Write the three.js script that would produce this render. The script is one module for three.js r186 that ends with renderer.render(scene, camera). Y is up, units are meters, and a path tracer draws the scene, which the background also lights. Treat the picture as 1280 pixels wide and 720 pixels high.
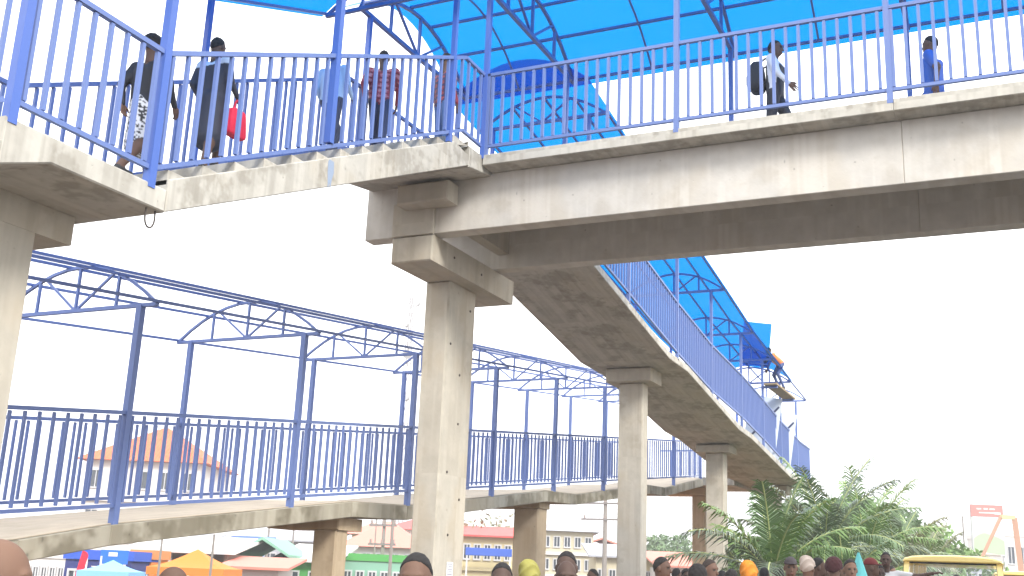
import * as THREE from 'three';
import { mergeGeometries } from 'three/addons/utils/BufferGeometryUtils.js';

// ------------------------------------------------------------------ camera, sky, sun, exposure
const scene = new THREE.Scene();
const EYE = 1.6, FOCAL = 1366, YAW = 0.44646, PITCH = 0.25671, ROLL = 0.041444;
const camera = new THREE.PerspectiveCamera(2 * Math.atan(360 / FOCAL) * 180 / Math.PI, 16 / 9, 0.05, 1500);
camera.position.set(0, EYE, 0);
camera.rotation.order = 'YXZ';
camera.rotation.set(PITCH, YAW, ROLL);
scene.add(camera);

{ // overcast, evenly bright white sky
  const W = 64, H = 32, d = new Float32Array(W * H * 4);
  for (let j = 0; j < H; j++) for (let i = 0; i < W; i++) {
    const up = Math.max(0, (j + 0.5) / H * 2 - 1), k = (j * W + i) * 4;
    const L = 1.0 + 0.1 * up;
    d[k] = L * 0.985; d[k + 1] = L * 0.995; d[k + 2] = L * 1.02; d[k + 3] = 1;
  }
  const t = new THREE.DataTexture(d, W, H, THREE.RGBAFormat, THREE.FloatType);
  t.mapping = THREE.EquirectangularReflectionMapping; t.magFilter = THREE.LinearFilter; t.needsUpdate = true;
  scene.background = t; scene.environment = t;
}
const sun = new THREE.DirectionalLight(new THREE.Color(1.0, 0.97, 0.92), 1.5);
sun.position.set(44, 45, 20); sun.target.position.set(-6, 3, -16);
sun.castShadow = true; sun.shadow.radius = 28; sun.shadow.mapSize.set(2048, 2048);
Object.assign(sun.shadow.camera, { left: -45, right: 45, top: 45, bottom: -45, near: 1, far: 160 });
scene.add(sun, sun.target);
const renderer = new THREE.WebGLRenderer({ antialias: true });
renderer.toneMapping = THREE.LinearToneMapping;
renderer.toneMappingExposure = 2.8;
renderer.shadowMap.enabled = true;
scene.fog = new THREE.FogExp2(new THREE.Color(0.93, 0.94, 0.96), 0.0017);

// ------------------------------------------------------------------ helpers
let seed = 7;
const rnd = () => { seed = (seed + 0x6D2B79F5) | 0; let t = Math.imul(seed ^ (seed >>> 15), 1 | seed); t = (t + Math.imul(t ^ (t >>> 7), 61 | t)) ^ t; return ((t ^ (t >>> 14)) >>> 0) / 4294967296; };
const rr = (a, b) => a + (b - a) * rnd();
const V = (x, y, z) => new THREE.Vector3(x, y, z);
const col = (r, g, b) => new THREE.Color().setRGB(r, g, b);
const taken = {};
function numbered(n) { const k = taken[n] = (taken[n] ?? -1) + 1; return k ? n + '_' + String(k).padStart(3, '0') : n; }
function shade(o) { o.traverse(m => { if (m.isMesh) { m.castShadow = m.receiveShadow = true; } }); return o; }
function thing(name, label, category, group, pos) {
  const o = new THREE.Group(); o.name = numbered(name); o.userData = { label, category };
  if (group) o.userData.group = group;
  if (pos) o.position.set(...pos);
  scene.add(o); return o;
}
function part(name, geo, mat, parent) {
  const m = new THREE.Mesh(geo, mat); m.name = name; m.castShadow = m.receiveShadow = true;
  if (parent) parent.add(m); return m;
}
function group(name, parent) { const g = new THREE.Group(); g.name = name; parent.add(g); return g; }
function structure(name, geo, mat) { const m = part(numbered(name), geo, mat, scene); m.userData = { kind: 'structure' }; return m; }
// the point seen at photograph pixel (px, py), at a given depth along the view axis
const camRot = new THREE.Matrix4().makeRotationFromEuler(new THREE.Euler(PITCH, YAW, ROLL, 'YXZ'));
function at(px, py, d) { return V((px - 640) / FOCAL * d, -(py - 360) / FOCAL * d, -d).applyMatrix4(camRot).add(V(0, EYE, 0)); }
// uv in metres, from the dominant axis of each face
function mUV(g, ox = 0, oy = 0) {
  g = g.index ? g.toNonIndexed() : g; g.computeVertexNormals();
  const p = g.attributes.position, n = g.attributes.normal, uv = new Float32Array(p.count * 2);
  for (let i = 0; i < p.count; i += 3) {
    const ax = Math.abs(n.getX(i) + n.getX(i + 1) + n.getX(i + 2)), ay = Math.abs(n.getY(i) + n.getY(i + 1) + n.getY(i + 2)), az = Math.abs(n.getZ(i) + n.getZ(i + 1) + n.getZ(i + 2));
    for (let k = i; k < i + 3; k++) {
      let u, v;
      if (ax >= ay && ax >= az) { u = p.getZ(k); v = p.getY(k); } else if (ay >= az) { u = p.getX(k); v = p.getZ(k); } else { u = p.getX(k); v = p.getY(k); }
      uv[k * 2] = u + ox; uv[k * 2 + 1] = v + oy;
    }
  }
  g.setAttribute('uv', new THREE.BufferAttribute(uv, 2)); return g;
}
function box(x0, x1, y0, y1, z0, z1) {
  const g = new THREE.BoxGeometry(Math.abs(x1 - x0), Math.abs(y1 - y0), Math.abs(z1 - z0));
  g.translate((x0 + x1) / 2, (y0 + y1) / 2, (z0 + z1) / 2); return g;
}
// box with chamfered edges
function cbox(x0, x1, y0, y1, z0, z1, b = 0.015) {
  const w = Math.abs(x1 - x0), h = Math.abs(y1 - y0), d = Math.abs(z1 - z0);
  const s = new THREE.Shape(); const a = w / 2 - b, c = h / 2 - b;
  s.moveTo(-a, -c); s.lineTo(a, -c); s.lineTo(a, c); s.lineTo(-a, c); s.closePath();
  const g = new THREE.ExtrudeGeometry(s, { depth: d - 2 * b, bevelEnabled: true, bevelThickness: b, bevelSize: b, bevelSegments: 1 });
  g.translate((x0 + x1) / 2, (y0 + y1) / 2, (z0 + z1) / 2 - (d - 2 * b) / 2); return g;
}
// prism: a profile in the (z, y) plane pulled along x
function prismX(pts, x0, x1, b = 0.012) {
  const s = new THREE.Shape(); pts.forEach(([z, y], i) => i ? s.lineTo(-z, y) : s.moveTo(-z, y)); s.closePath();
  const g = new THREE.ExtrudeGeometry(s, { depth: x1 - x0 - 2 * b, bevelEnabled: b > 0, bevelThickness: b, bevelSize: b, bevelOffset: -b, bevelSegments: 1 });
  g.rotateY(Math.PI / 2); g.translate(x0 + b, 0, 0); return g;
}
// rectangular bar between two points, w wide (horizontal), h deep
function bar(a, b, w, h) {
  const d = b.clone().sub(a), L = d.length(), z = d.normalize();
  let up = Math.abs(z.y) > 0.98 ? V(0, 0, 1) : V(0, 1, 0);
  const x = up.clone().cross(z).normalize(), y = z.clone().cross(x);
  const g = new THREE.BoxGeometry(w, h, L);
  const m = new THREE.Matrix4().makeBasis(x, y, z); m.setPosition((a.x + b.x) / 2, (a.y + b.y) / 2, (a.z + b.z) / 2);
  g.applyMatrix4(m); return g;
}
function tube(pts, r, seg = 12, rad = 6, closed = false) { return new THREE.TubeGeometry(new THREE.CatmullRomCurve3(pts, closed), seg, r, rad, closed); }

// ------------------------------------------------------------------ textures and materials
function noise2(P, s) { // periodic value noise with lattice size P
  const g = new Float32Array(P * P); let q = s * 7919 + 13;
  for (let i = 0; i < P * P; i++) { q = (q * 1103515245 + 12345) & 0x7fffffff; g[i] = (q >>> 8) % 10007 / 10007; }
  return (u, v) => {
    u = u * P; v = v * P; const i = Math.floor(u), j = Math.floor(v); let a = u - i, b = v - j; a = a * a * (3 - 2 * a); b = b * b * (3 - 2 * b);
    const I = ((i % P) + P) % P, J = ((j % P) + P) % P, I1 = (I + 1) % P, J1 = (J + 1) % P;
    return (g[J * P + I] * (1 - a) + g[J * P + I1] * a) * (1 - b) + (g[J1 * P + I] * (1 - a) + g[J1 * P + I1] * a) * b;
  };
}
function fbm(P, s, oct = 5) { const n = []; for (let o = 0; o < oct; o++) n.push(noise2(P << o, s + o * 31)); return (u, v) => { let t = 0, w = 0.5, W = 0; for (const f of n) { t += f(u, v) * w; W += w; w *= 0.55; } return t / W; }; }
const toS = c => Math.round(255 * Math.min(1, Math.max(0, c <= 0.0031308 ? 12.92 * c : 1.055 * Math.pow(c, 1 / 2.4) - 0.055)));
function tex(N, f, metres, srgb = true) {
  const d = new Uint8Array(N * N * 4);
  for (let j = 0; j < N; j++) for (let i = 0; i < N; i++) { const c = f(i / N, j / N), k = (j * N + i) * 4; for (let q = 0; q < 3; q++) d[k + q] = srgb ? toS(c[q]) : Math.round(255 * Math.min(1, Math.max(0, c[q]))); d[k + 3] = 255; }
  const t = new THREE.DataTexture(d, N, N); t.wrapS = t.wrapT = THREE.RepeatWrapping; t.magFilter = THREE.LinearFilter; t.minFilter = THREE.LinearMipmapLinearFilter; t.generateMipmaps = true;
  if (srgb) t.colorSpace = THREE.SRGBColorSpace; t.repeat.set(1 / metres, 1 / metres); t.needsUpdate = true; return t;
}
const sm = (a, b, x) => { x = Math.min(1, Math.max(0, (x - a) / (b - a))); return x * x * (3 - 2 * x); };
const mix = (a, b, t) => a.map((v, i) => v + (b[i] - v) * t);
const nA = fbm(4, 1), nB = fbm(8, 2), nC = fbm(32, 3, 3), nD = fbm(3, 5), nE = noise2(96, 9), nF = fbm(6, 21);
const pores = (u, v) => sm(0.99, 1.06, nE(u, v) * 0.6 + nC(u, v) * 0.6);
function concrete(base, stain, dark, amt, stainLo, N = 1024) {
  return (u, v) => {
    let c = base.map(x => x * (0.86 + 0.28 * nB(u, v)) * (0.93 + 0.14 * nC(u, v)));
    c = mix(c, stain, 0.55 * sm(0.5, 0.75, nA(u, v)));
    const streak = nC(u, v * 0.06) * 0.55 + nD(u, v * 0.3) * 0.45;
    c = mix(c, dark, 0.6 * amt * sm(0.5, 0.72, streak)); c = mix(c, base.map(x => x * 1.18), 0.5 * sm(0.52, 0.7, nC(u + 0.37, v * 0.05) * 0.6 + nA(u, v) * 0.4));
    c = mix(c, dark, amt * sm(stainLo - 0.04, stainLo + 0.12, nF(u, v) * 0.75 + nC(u, v) * 0.25));
    return c.map(x => x * (1 - 0.35 * pores(u, v)));
  };
}
const bumpT = tex(512, (u, v) => { const t = 0.5 * nB(u, v) + 0.35 * nC(u, v) - 0.4 * pores(u, v) + 0.2; return [t, t, t]; }, 2, false);
const beamTex = tex(512, concrete([0.53, 0.505, 0.46], [0.49, 0.44, 0.36], [0.30, 0.26, 0.2], 0.25, 0.62), 3.5);
const colTex = tex(512, concrete([0.455, 0.42, 0.35], [0.42, 0.355, 0.26], [0.27, 0.225, 0.165], 0.35, 0.6), 3.1);
const stairTex = tex(512, concrete([0.455, 0.435, 0.385], [0.40, 0.36, 0.29], [0.19, 0.17, 0.135], 0.5, 0.56), 2.3);
const rampTex = tex(512, concrete([0.40, 0.37, 0.295], [0.37, 0.32, 0.23], [0.15, 0.13, 0.085], 0.75, 0.53), 5.2);
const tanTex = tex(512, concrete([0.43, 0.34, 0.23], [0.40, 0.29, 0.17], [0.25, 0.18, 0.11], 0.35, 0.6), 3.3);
const deckTex = tex(512, concrete([0.45, 0.38, 0.29], [0.43, 0.35, 0.26], [0.3, 0.25, 0.18], 0.3, 0.62), 3);
const std = (o) => new THREE.MeshStandardMaterial(Object.assign({ roughness: 0.85 }, o));
const conc = (map) => std({ map, bumpMap: bumpT, bumpScale: 0.006, roughness: 0.93 });
const M = {
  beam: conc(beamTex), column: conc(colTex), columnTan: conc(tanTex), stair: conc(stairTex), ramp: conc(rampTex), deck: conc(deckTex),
  blue: std({ color: col(0.115, 0.172, 0.39), roughness: 0.5 }),
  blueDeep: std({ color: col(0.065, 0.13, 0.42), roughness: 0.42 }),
  sheet: new THREE.MeshPhysicalMaterial({ color: col(0.002, 0.175, 0.5), roughness: 0.3, specularIntensity: 0.25, ior: 1.3, transmission: 0.92, thickness: 0, side: THREE.DoubleSide }),
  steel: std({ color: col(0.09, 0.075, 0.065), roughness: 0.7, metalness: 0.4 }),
};

// ------------------------------------------------------------------ ground, road, pavement
const asphaltT = tex(512, (u, v) => { const t = 0.055 * (0.75 + 0.5 * nC(u, v)) * (0.8 + 0.4 * nA(u, v)); return [t * 1.05, t, t * 0.95]; }, 4);
const earthT = tex(512, (u, v) => mix([0.15, 0.085, 0.05], [0.08, 0.06, 0.042], sm(0.4, 0.65, nA(u, v))).map(x => x * (0.75 + 0.5 * nC(u, v))), 6);
const paveT = tex(512, (u, v) => { const t = 0.2 * (0.8 + 0.4 * nB(u, v)) * (0.9 + 0.2 * nC(u, v)); return [t, t * 0.94, t * 0.85]; }, 3);
function plate(name, x0, x1, z0, z1, y, m) { const g = new THREE.PlaneGeometry(x1 - x0, z1 - z0); g.rotateX(-Math.PI / 2); g.translate((x0 + x1) / 2, y, (z0 + z1) / 2); return structure(name, mUV(g), m); }
plate('ground', -700, 700, -700, 700, 0, std({ map: earthT, roughness: 1 }));
plate('road', -2.6, 15, -300, 120, 0.006, std({ map: asphaltT, roughness: 0.92 }));
structure('pavement', mUV(box(-5.6, -2.8, -0.02, 0.12, -300, 120)), std({ map: paveT }));
structure('kerb', mUV(box(-2.797, -2.6, -0.02, 0.14, -300, 120)), M.column);
{
  const gs = []; for (let z = -120; z < 60; z += 9) { const g = new THREE.PlaneGeometry(0.12, 4); g.rotateX(-Math.PI / 2); g.translate(3.2, 0.01, z); gs.push(g); }
  structure('lane_marking', mergeGeometries(gs), std({ color: col(0.6, 0.6, 0.56) }));
}

plate('laterite_ground', -16, -5.62, -60, -26, 0.005, std({ map: tex(256, (u, v) => mix([0.36, 0.17, 0.08], [0.27, 0.15, 0.09], nA(u, v)).map(x => x * (0.75 + 0.5 * nC(u, v))), 5), roughness: 1 }));

// ------------------------------------------------------------------ the footbridge: levels and lines (x right, -z away)
const XR = -6.27, XL = -8.15;        // edges of the stairs and the first ramp
const ZN = -12, ZF = -14.85;         // edges of the main span
const DECK = 6.95, RAIL = 8.1;
const XE = 15;                       // far end of the span, over the other kerb

{ // main span
  const s = thing('footbridge_span', 'long pale concrete footbridge span with two deep girders across the road', 'footbridge');
  const slabEnds = [-6.255, -1.1, 4.2, 9.6, XE];
  for (let i = 0; i < 4; i++) part('deck_slab', mUV(cbox(slabEnds[i] + 0.002, slabEnds[i + 1] - 0.002, DECK - 0.145, DECK, ZF, ZN, 0.007)), M.stair, s);
  const ge = [-8.2, -1.05, 6, XE];
  for (let i = 0; i < 3; i++) {
    part('girder', mUV(cbox(ge[i] + 0.001, ge[i + 1] - 0.001, 6.035, DECK - 0.15, -12.55, -12.30, 0.007), 0.3, 0.1), M.beam, s);
    part('girder', mUV(cbox(ge[i] + 0.001, ge[i + 1] - 0.001, 6.035, DECK - 0.15, -14.42, -14.17, 0.007), 1.7, 0.6), M.beam, s);
  }
  for (const x of [-6.95, XE - 0.3]) part('cross_beam', mUV(box(x - 0.09, x + 0.09, 6.25, DECK - 0.155, -14.168, -12.552)), M.column, s);
}
// upper platform, where the stairs, the ramp and the span meet
const stairs = [];
{
  const s = thing('stair_flight', 'upper concrete stair flight with stained sawtooth edge rising to the footbridge platform', 'stairs');
  const N = 13, z0 = -6.46, going = 0.4, rise = (DECK - 4.55) / N;
  const soffit = z => 4.36 + (-(z) - 6.45) * 0.4447;
  for (let i = 0; i < N; i++) {
    const a = z0 - i * going, b = i < N - 1 ? a - going : -11.66, y = 4.55 + rise * (i + 1);
    const line = z => 4.665 + (-z - 6.46) * rise / going;
    part('step', mUV(prismX([[a, line(a) - 0.06], [b, line(b) - 0.06], [b, y], [a, y]], XL + 0.02, XR - 0.02, 0.006), i * 0.37, i * 0.11), M.stair, s);
  }
  { const e = -11.66; part('waist_slab', mUV(prismX([[z0, 4.36], [e, soffit(e)], [e, DECK - 0.14], [-11.26, 4.665 + 4.8 * rise / going - 0.02], [z0, 4.645]], XL, XR, 0.01), 0.6, 0.3), M.stair, s);
    const g = (pts, z, y) => { const h = new THREE.Shape(); pts.forEach(([p, q], i) => i ? h.lineTo(-(z + p), y + q) : h.moveTo(-(z + p), y + q)); const k = new THREE.ExtrudeGeometry(h, { depth: 0.002, bevelEnabled: false }); k.rotateY(Math.PI / 2); k.translate(XR, 0, 0); return k; };
    part('paint_stain', g([[-0.05, 0], [-0.06, -0.12], [-0.035, -0.2], [-0.02, -0.31], [0.0, -0.24], [0.02, -0.33], [0.045, -0.15], [0.05, -0.03], [0.03, 0.0]], -8.68, 5.64), std({ color: col(0.26, 0.32, 0.42) }), s); }
  part('platform', mUV(prismX([[-11.664, 6.66], [-12.6, 6.80], [-14.9, 6.80], [-14.9, DECK], [-11.664, DECK]], XL, XR, 0.01), 0.9, 0.2), M.stair, s);
  part('bracket', mUV(cbox(-7.53, -6.74, 6.385, 6.66, -12.295, -11.98, 0.02)), M.column, s);
}
{
  const s = thing('stair_landing', 'flat concrete stair landing resting on a square column cap', 'landing');
  part('slab', mUV(prismX([[-4.85, 4.55], [-4.85, 4.19], [-5.28, 4.35], [-6.456, 4.355], [-6.456, 4.55]], XL, XR, 0.012), 0.4, 0.7), M.stair, s);
  for (const [x, z, y] of [[-6.32, -6.3, 4.37], [-7.35, -6.38, 4.37]])
    part('rebar_hook', tube([V(x, y, z), V(x, y - 0.12, z), V(x, y - 0.165, z - 0.03), V(x, y - 0.165, z - 0.07), V(x, y - 0.12, z - 0.1), V(x, y, z - 0.1)], 0.008, 20, 6), M.steel, s);
}
{ // flight that goes on down beside the camera
  const s = thing('stair_flight', 'lower concrete stair flight dropping from the landing to the ground', 'stairs');
  const N = 24, going = 0.4, rise = 4.55 / N;
  for (let i = 0; i < N; i++) {
    const a = -4.845 + i * going, b = a + going, y = 4.55 - rise * (i + 1), so = z => Math.max(-0.05, 4.17 - (z + 4.85) * rise / going);
    if (y < 0.02) continue;
    part('step', mUV(prismX([[a, y], [a, Math.min(so(a), y - 0.03)], [b, Math.min(so(b), y - 0.03)], [b, y]], XL, XR, 0.004), i * 0.29, i * 0.17), M.stair, s);
  }
}
// ramp helper: profile [z, y] of the deck, from near to far
function ramp(name, label, cat, prof, x0, x1, th, mat, topMat) {
  const s = thing(name, label, cat);
  for (let i = 0; i < prof.length - 1; i++) {
    const [za, ya] = prof[i], [zb, yb] = prof[i + 1], flat = Math.abs(yb - ya) < 0.06;
    part(flat ? 'landing_slab' : 'ramp_slab', mUV(prismX([[za, ya], [za, ya - th], [zb, yb - th], [zb, yb]], x0, x1, 0.01), i * 1.3, i * 0.7), mat, s);
    part('screed', mUV(prismX([[za, ya + 0.014], [za, ya + 0.004], [zb, yb + 0.004], [zb, yb + 0.014]], x0 + 0.05, x1 - 0.05, 0)), M.deck, s);
  }
  return s;
}
const profB = [[-14.905, 6.94], [-20.4, 5.98], [-21.7, 5.95], [-26.1, 5.33], [-27.4, 5.28], [-32.2, 4.78], [-35.6, 4.74]];
const rampB = ramp('access_ramp', 'upper concrete access ramp sloping down and away from the footbridge', 'ramp', profB, XL, XR, 0.14, M.stair);
const profD = [[4.6, 0.05], [-1.6, 0.9], [-3.0, 0.93], [-7.2, 1.63], [-8.0, 1.74], [-9.2, 1.955], [-13.9, 2.555], [-15.5, 2.61], [-21.2, 3.33], [-22.8, 3.38], [-28.0, 4.04], [-29.4, 4.09], [-33.2, 4.70]];
const XDR = -9.12, XDL = -11.3;
const rampD = ramp('access_ramp', 'lower concrete access ramp with blotchy stained edge climbing under the bare roof frame', 'ramp', profD, XDL, XDR, 0.225, M.ramp);
part('turning_platform', mUV(prismX([[-33.2, 4.74], [-33.2, 4.5], [-35.6, 4.5], [-35.6, 4.74]], XDL, XL - 0.004, 0.01)), M.stair, rampB);

// columns
function column(label, sx0, sx1, sz0, sz1, top, cap, mat = M.column, grp) {
  const c = thing('concrete_column', label, 'column', grp);
  const x = (sx0 + sx1) / 2, z = (sz0 + sz1) / 2;
  part('shaft', mUV(cbox(sx0, sx1, -0.1, top, sz0, sz1, 0.022), rr(0, 3), rr(0, 3)), mat, c);
  part('crosshead', mUV(cbox(cap[0], cap[1], top + 0.002, cap[4], cap[2], cap[3], 0.02), rr(0, 3), rr(0, 3)), mat, c);
  return c;
}
const c0 = column('tall square concrete column with long crosshead under the end of the span', -7.74, -7.35, -14.12, -13.28, 5.65, [-7.735, -7.09, -14.88, -12.27, 6.02]);
part('girder_seat', mUV(cbox(-7.735, -7.085, 6.024, 6.50, -12.297, -12.25, 0.008)), M.column, c0);
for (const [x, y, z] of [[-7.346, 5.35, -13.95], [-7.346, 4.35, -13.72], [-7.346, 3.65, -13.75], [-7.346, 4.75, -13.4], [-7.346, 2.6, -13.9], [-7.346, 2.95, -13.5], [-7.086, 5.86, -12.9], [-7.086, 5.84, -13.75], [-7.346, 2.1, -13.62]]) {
  const g = new THREE.CylinderGeometry(0.018, 0.018, 0.01, 10); g.rotateZ(Math.PI / 2); g.translate(x, y, z); part('tie_hole_disc', g, M.steel, c0);  // dark discs standing in for the shade inside open form-tie holes
}
column('square concrete column with short cap under the stair landing', -7.52, -7.1, -5.95, -5.1, 4.1, [-7.75, -7.1, -6.32, -4.75, 4.35]);
column('concrete column under the upper ramp, standing next along from the span column', -7.60, -7.08, -21.55, -21.2, 5.53, [-7.82, -6.85, -21.75, -21.0, 5.81], M.column);
column('slim concrete column under the far half of the upper ramp behind palm fronds', -7.60, -7.13, -28.3, -27.9, 4.86, [-7.82, -6.93, -28.5, -27.75, 5.06], M.column);
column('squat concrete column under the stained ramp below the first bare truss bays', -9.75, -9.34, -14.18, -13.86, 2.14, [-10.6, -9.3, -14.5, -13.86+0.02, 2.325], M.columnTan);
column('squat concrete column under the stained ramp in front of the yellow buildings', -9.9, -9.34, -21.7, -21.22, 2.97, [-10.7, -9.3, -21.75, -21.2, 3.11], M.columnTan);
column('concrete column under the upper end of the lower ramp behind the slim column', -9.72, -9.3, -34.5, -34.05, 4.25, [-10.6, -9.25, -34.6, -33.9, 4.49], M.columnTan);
column('concrete column under the turning platform hidden among the palms', -7.6, -7.1, -35.0, -34.5, 4.35, [-7.9, -6.8, -35.1, -34.3, 4.595]);
column('outer concrete column carrying the span beside the opposite kerb', 12.9, 13.4, -14.1, -13.3, 5.65, [12.8, 13.5, -14.88, -12.27, 6.03]);
column('concrete column under the foot of the lower ramp', -10.4, -9.9, -2.6, -1.9, 0.45, [-11.0, -9.3, -2.8, -1.7, 0.69]);

// ------------------------------------------------------------------ railings
const balGeo = {};
function upright(h, w) { const k = h.toFixed(3) + w; return balGeo[k] ??= new THREE.BoxGeometry(w, h, w); }
// a railing along a polyline of points at top-rail height; the bottom rail runs `drop` below
function railing(label, pts, { drop = 1.03, pitch = 0.15, posts = [], foot = 0.14, grp = 'blue steel railings of the footbridge', mat = M.blue, rail = 0.05, thick = 0.03 } = {}) {
  const r = thing('railing', label, 'railing', grp);
  const P = pts.map(p => V(...p));
  for (let i = 0; i < P.length - 1; i++) {
    const a = P[i], b = P[i + 1];
    part('top_rail', bar(a, b, rail, rail * 0.85), mat, r);
    const da = V(0, -drop, 0); part('bottom_rail', bar(a.clone().add(da), b.clone().add(da), 0.04, 0.04), mat, r);
    const L = Math.hypot(b.x - a.x, b.z - a.z), n = Math.max(1, Math.round(L / pitch));
    for (let k = 0; k < n; k++) {
      const t = (k + 0.5) / n, p = a.clone().lerp(b, t);
      const m = part('baluster', upright(drop - 0.06, thick), mat, r); m.position.set(p.x, p.y - drop / 2, p.z);
    }
  }
  for (const [x, y, z, f] of posts) { const h = drop + (f ?? foot) + 0.02; const m = part('post', upright(h, 0.05), mat, r); m.position.set(x, y - h / 2 + 0.02, z); }
  return r;
}
const spanPosts = [-6.27, -3.62, -1.13, 1.36, 3.85, 6.34, 8.83, 11.32, 13.8];
railing('blue railing along the road-facing near edge of the main span', [[-6.24, RAIL, -12.03], [XE, RAIL, -12.03]], { thick: 0.036, posts: [-6.22, XE].map(x => [x, RAIL, -12.03]) });
railing('blue railing along the rear edge of the main span', [[-6.2, RAIL, ZF + 0.04], [XE, RAIL, ZF + 0.04]]);
const railC = x => [[x, 5.71, -4.9], [x, 5.70, -6.27], [x, 8.12, -11.48], [x, RAIL + 0.01, -12.02]];
railing('blue railing with raked balusters along the road side of the upper stairs', railC(XR - 0.03), { drop: 1.02, pitch: 0.182, thick: 0.034, posts: [[XR - 0.03, 5.71, -4.9]] });
railing('blue railing along the rear side of the upper stairs and platform', [[XL + 0.05, 5.71, -4.9], [XL + 0.05, 5.70, -6.27], [XL + 0.05, 8.12, -11.48], [XL + 0.05, RAIL, -14.9]], { drop: 1.02, pitch: 0.182 });
for (const x of [XR - 0.03, XL + 0.05]) railing(x > -7 ? 'blue railing along the road side of the lower stairs' : 'blue railing along the rear side of the lower stairs', [[x, 5.66, -4.82], [x, 1.2, 4.6]], { drop: 1.0 });
const railB = [[-14.87, 8.10], [-18.0, 7.61], [-21.0, 7.12], [-23.67, 6.78], [-26.46, 6.60], [-28.85, 6.36], [-31.08, 6.10], [-33.9, 5.87], [-35.5, 5.84]];
railing('blue railing along the road side of the upper ramp', railB.map(([z, y]) => [XR - 0.03, y, z]), { pitch: 0.14 });
railing('blue railing along the inner side of the upper ramp', railB.slice(0, 8).map(([z, y]) => [XL + 0.05, y, z]), { pitch: 0.16 });
railing('blue railing across the far end of the turning platform', [[XR - 0.05, 5.84, -35.55], [XDL + 0.05, 5.84, -35.55]], { pitch: 0.16 });
const dRail = z => 3.197 + 0.1095 * (-z - 9.27);
const zD = [-9.27, -12.45, -15.58, -18.65, -21.62, -24.62, -27.5, -30.3, -33.1];
const railD = [[4.4, dRail(4.4) + 0.2], [-3, dRail(-3) - 0.02], [-9.27, dRail(-9.27)], [-21.6, dRail(-21.6)], [-33.2, dRail(-33.2)]];
railing('blue railing along the front of the lower ramp beneath the bare roof trusses', railD.map(([z, y]) => [XDR - 0.06, y, z]), { pitch: 0.183, posts: zD.map(z => [XDR - 0.06, dRail(z), z, 0.18]) });
railing('blue railing along the rear of the lower ramp beneath the bare roof trusses', railD.map(([z, y]) => [XDL + 0.06, y, z]), { pitch: 0.183 });

// ------------------------------------------------------------------ roof frames
// truss between two post tops a and b (chord points), overhang o at both ends, rise h
function archPoint(a, b, h, t) { const p = a.clone().lerp(b, t); p.y += h * (1 - Math.pow(2 * t - 1, 2)); return p; }
function truss(parent, a, b, h, mat, s = 1) {
  const g = group('truss', parent);
  part('chord', bar(a, b, 0.05 * s, 0.05 * s), mat, g);
  const arcs = []; const n = 12;
  for (let i = 0; i < n; i++) arcs.push(bar(archPoint(a, b, h, i / n), archPoint(a, b, h, (i + 1) / n), 0.04 * s, 0.04 * s));
  part('arch', mergeGeometries(arcs), mat, g);
  const mid = a.clone().lerp(b, 0.5);
  for (const t of [0.25, 0.5, 0.75]) part('strut', bar(a.clone().lerp(b, t), archPoint(a, b, h, t), 0.035 * s, 0.035 * s), mat, g);
  for (const t of [0.28, 0.72]) part('diagonal', bar(mid, archPoint(a, b, h, t), 0.03 * s, 0.03 * s), mat, g);
}
function purlins(parent, A, B, h, ts, mat, w = 0.035) { for (const t of ts) { const p = archPoint(A[0], A[1], h, t), q = archPoint(B[0], B[1], h, t); p.y += 0.035; q.y += 0.035; part('purlin', bar(p, q, w, w), mat, parent); } }
function sheet(parent, A, B, h, mat, t0 = -0.03, t1 = 1.03, lift = 0.062) {
  const n = 16, pos = [], idx = [];
  for (let i = 0; i <= n; i++) { const t = t0 + (t1 - t0) * i / n; for (const [a, b] of [A, B]) { const p = archPoint(a, b, h, t); pos.push(p.x, p.y + lift, p.z); } }
  for (let i = 0; i < n; i++) { const k = i * 2; idx.push(k, k + 1, k + 2, k + 1, k + 3, k + 2); }
  const g = new THREE.BufferGeometry(); g.setAttribute('position', new THREE.Float32BufferAttribute(pos, 3)); g.setIndex(idx); g.computeVertexNormals();
  return part('roof_sheet', g, mat, parent);
}
function postPart(parent, p, y1, w, mat) { const m = part('post', upright(y1 - p.y, w), mat, parent); m.position.set(p.x, (p.y + y1) / 2, p.z); }
const FIVE = [0.0, 0.25, 0.5, 0.75, 1.0];
{ // main span roof: trusses across the deck, cyan sheets
  const c = thing('canopy', 'bright cyan translucent barrel roof on blue steel posts over the main span', 'canopy', 'translucent blue roofs of the footbridge');
  const xs = [-8.22, ...spanPosts]; const y = 9.38, ends = x => [V(x, y, ZN + 0.25), V(x, y, ZF - 0.25)], h = 0.68;
  for (const x of xs) {
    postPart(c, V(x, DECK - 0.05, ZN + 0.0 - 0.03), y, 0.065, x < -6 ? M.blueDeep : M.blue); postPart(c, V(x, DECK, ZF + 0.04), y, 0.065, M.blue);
    truss(c, ...ends(x), h, M.blue, 1.2);
  }
  for (let i = 0; i < xs.length - 1; i++) {
    const A = ends(xs[i]), B = ends(xs[i + 1]), mid = (xs[i] + xs[i + 1]) / 2;
    purlins(c, A, B, h, [0, 0.2, 0.4, 0.6, 0.8, 1], M.blue, 0.04);
    { const a = ends(mid), arcs = []; for (let k = 0; k < 12; k++) { const p = archPoint(...a, h, k / 12), q = archPoint(...a, h, (k + 1) / 12); p.y += 0.03; q.y += 0.03; arcs.push(bar(p, q, 0.03, 0.02)); } part('rib', mergeGeometries(arcs), M.blue, c); }
    const S = i ? xs[i] : -8.5;
    sheet(c, ends(S), B, h, M.sheet);
  }
}
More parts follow.
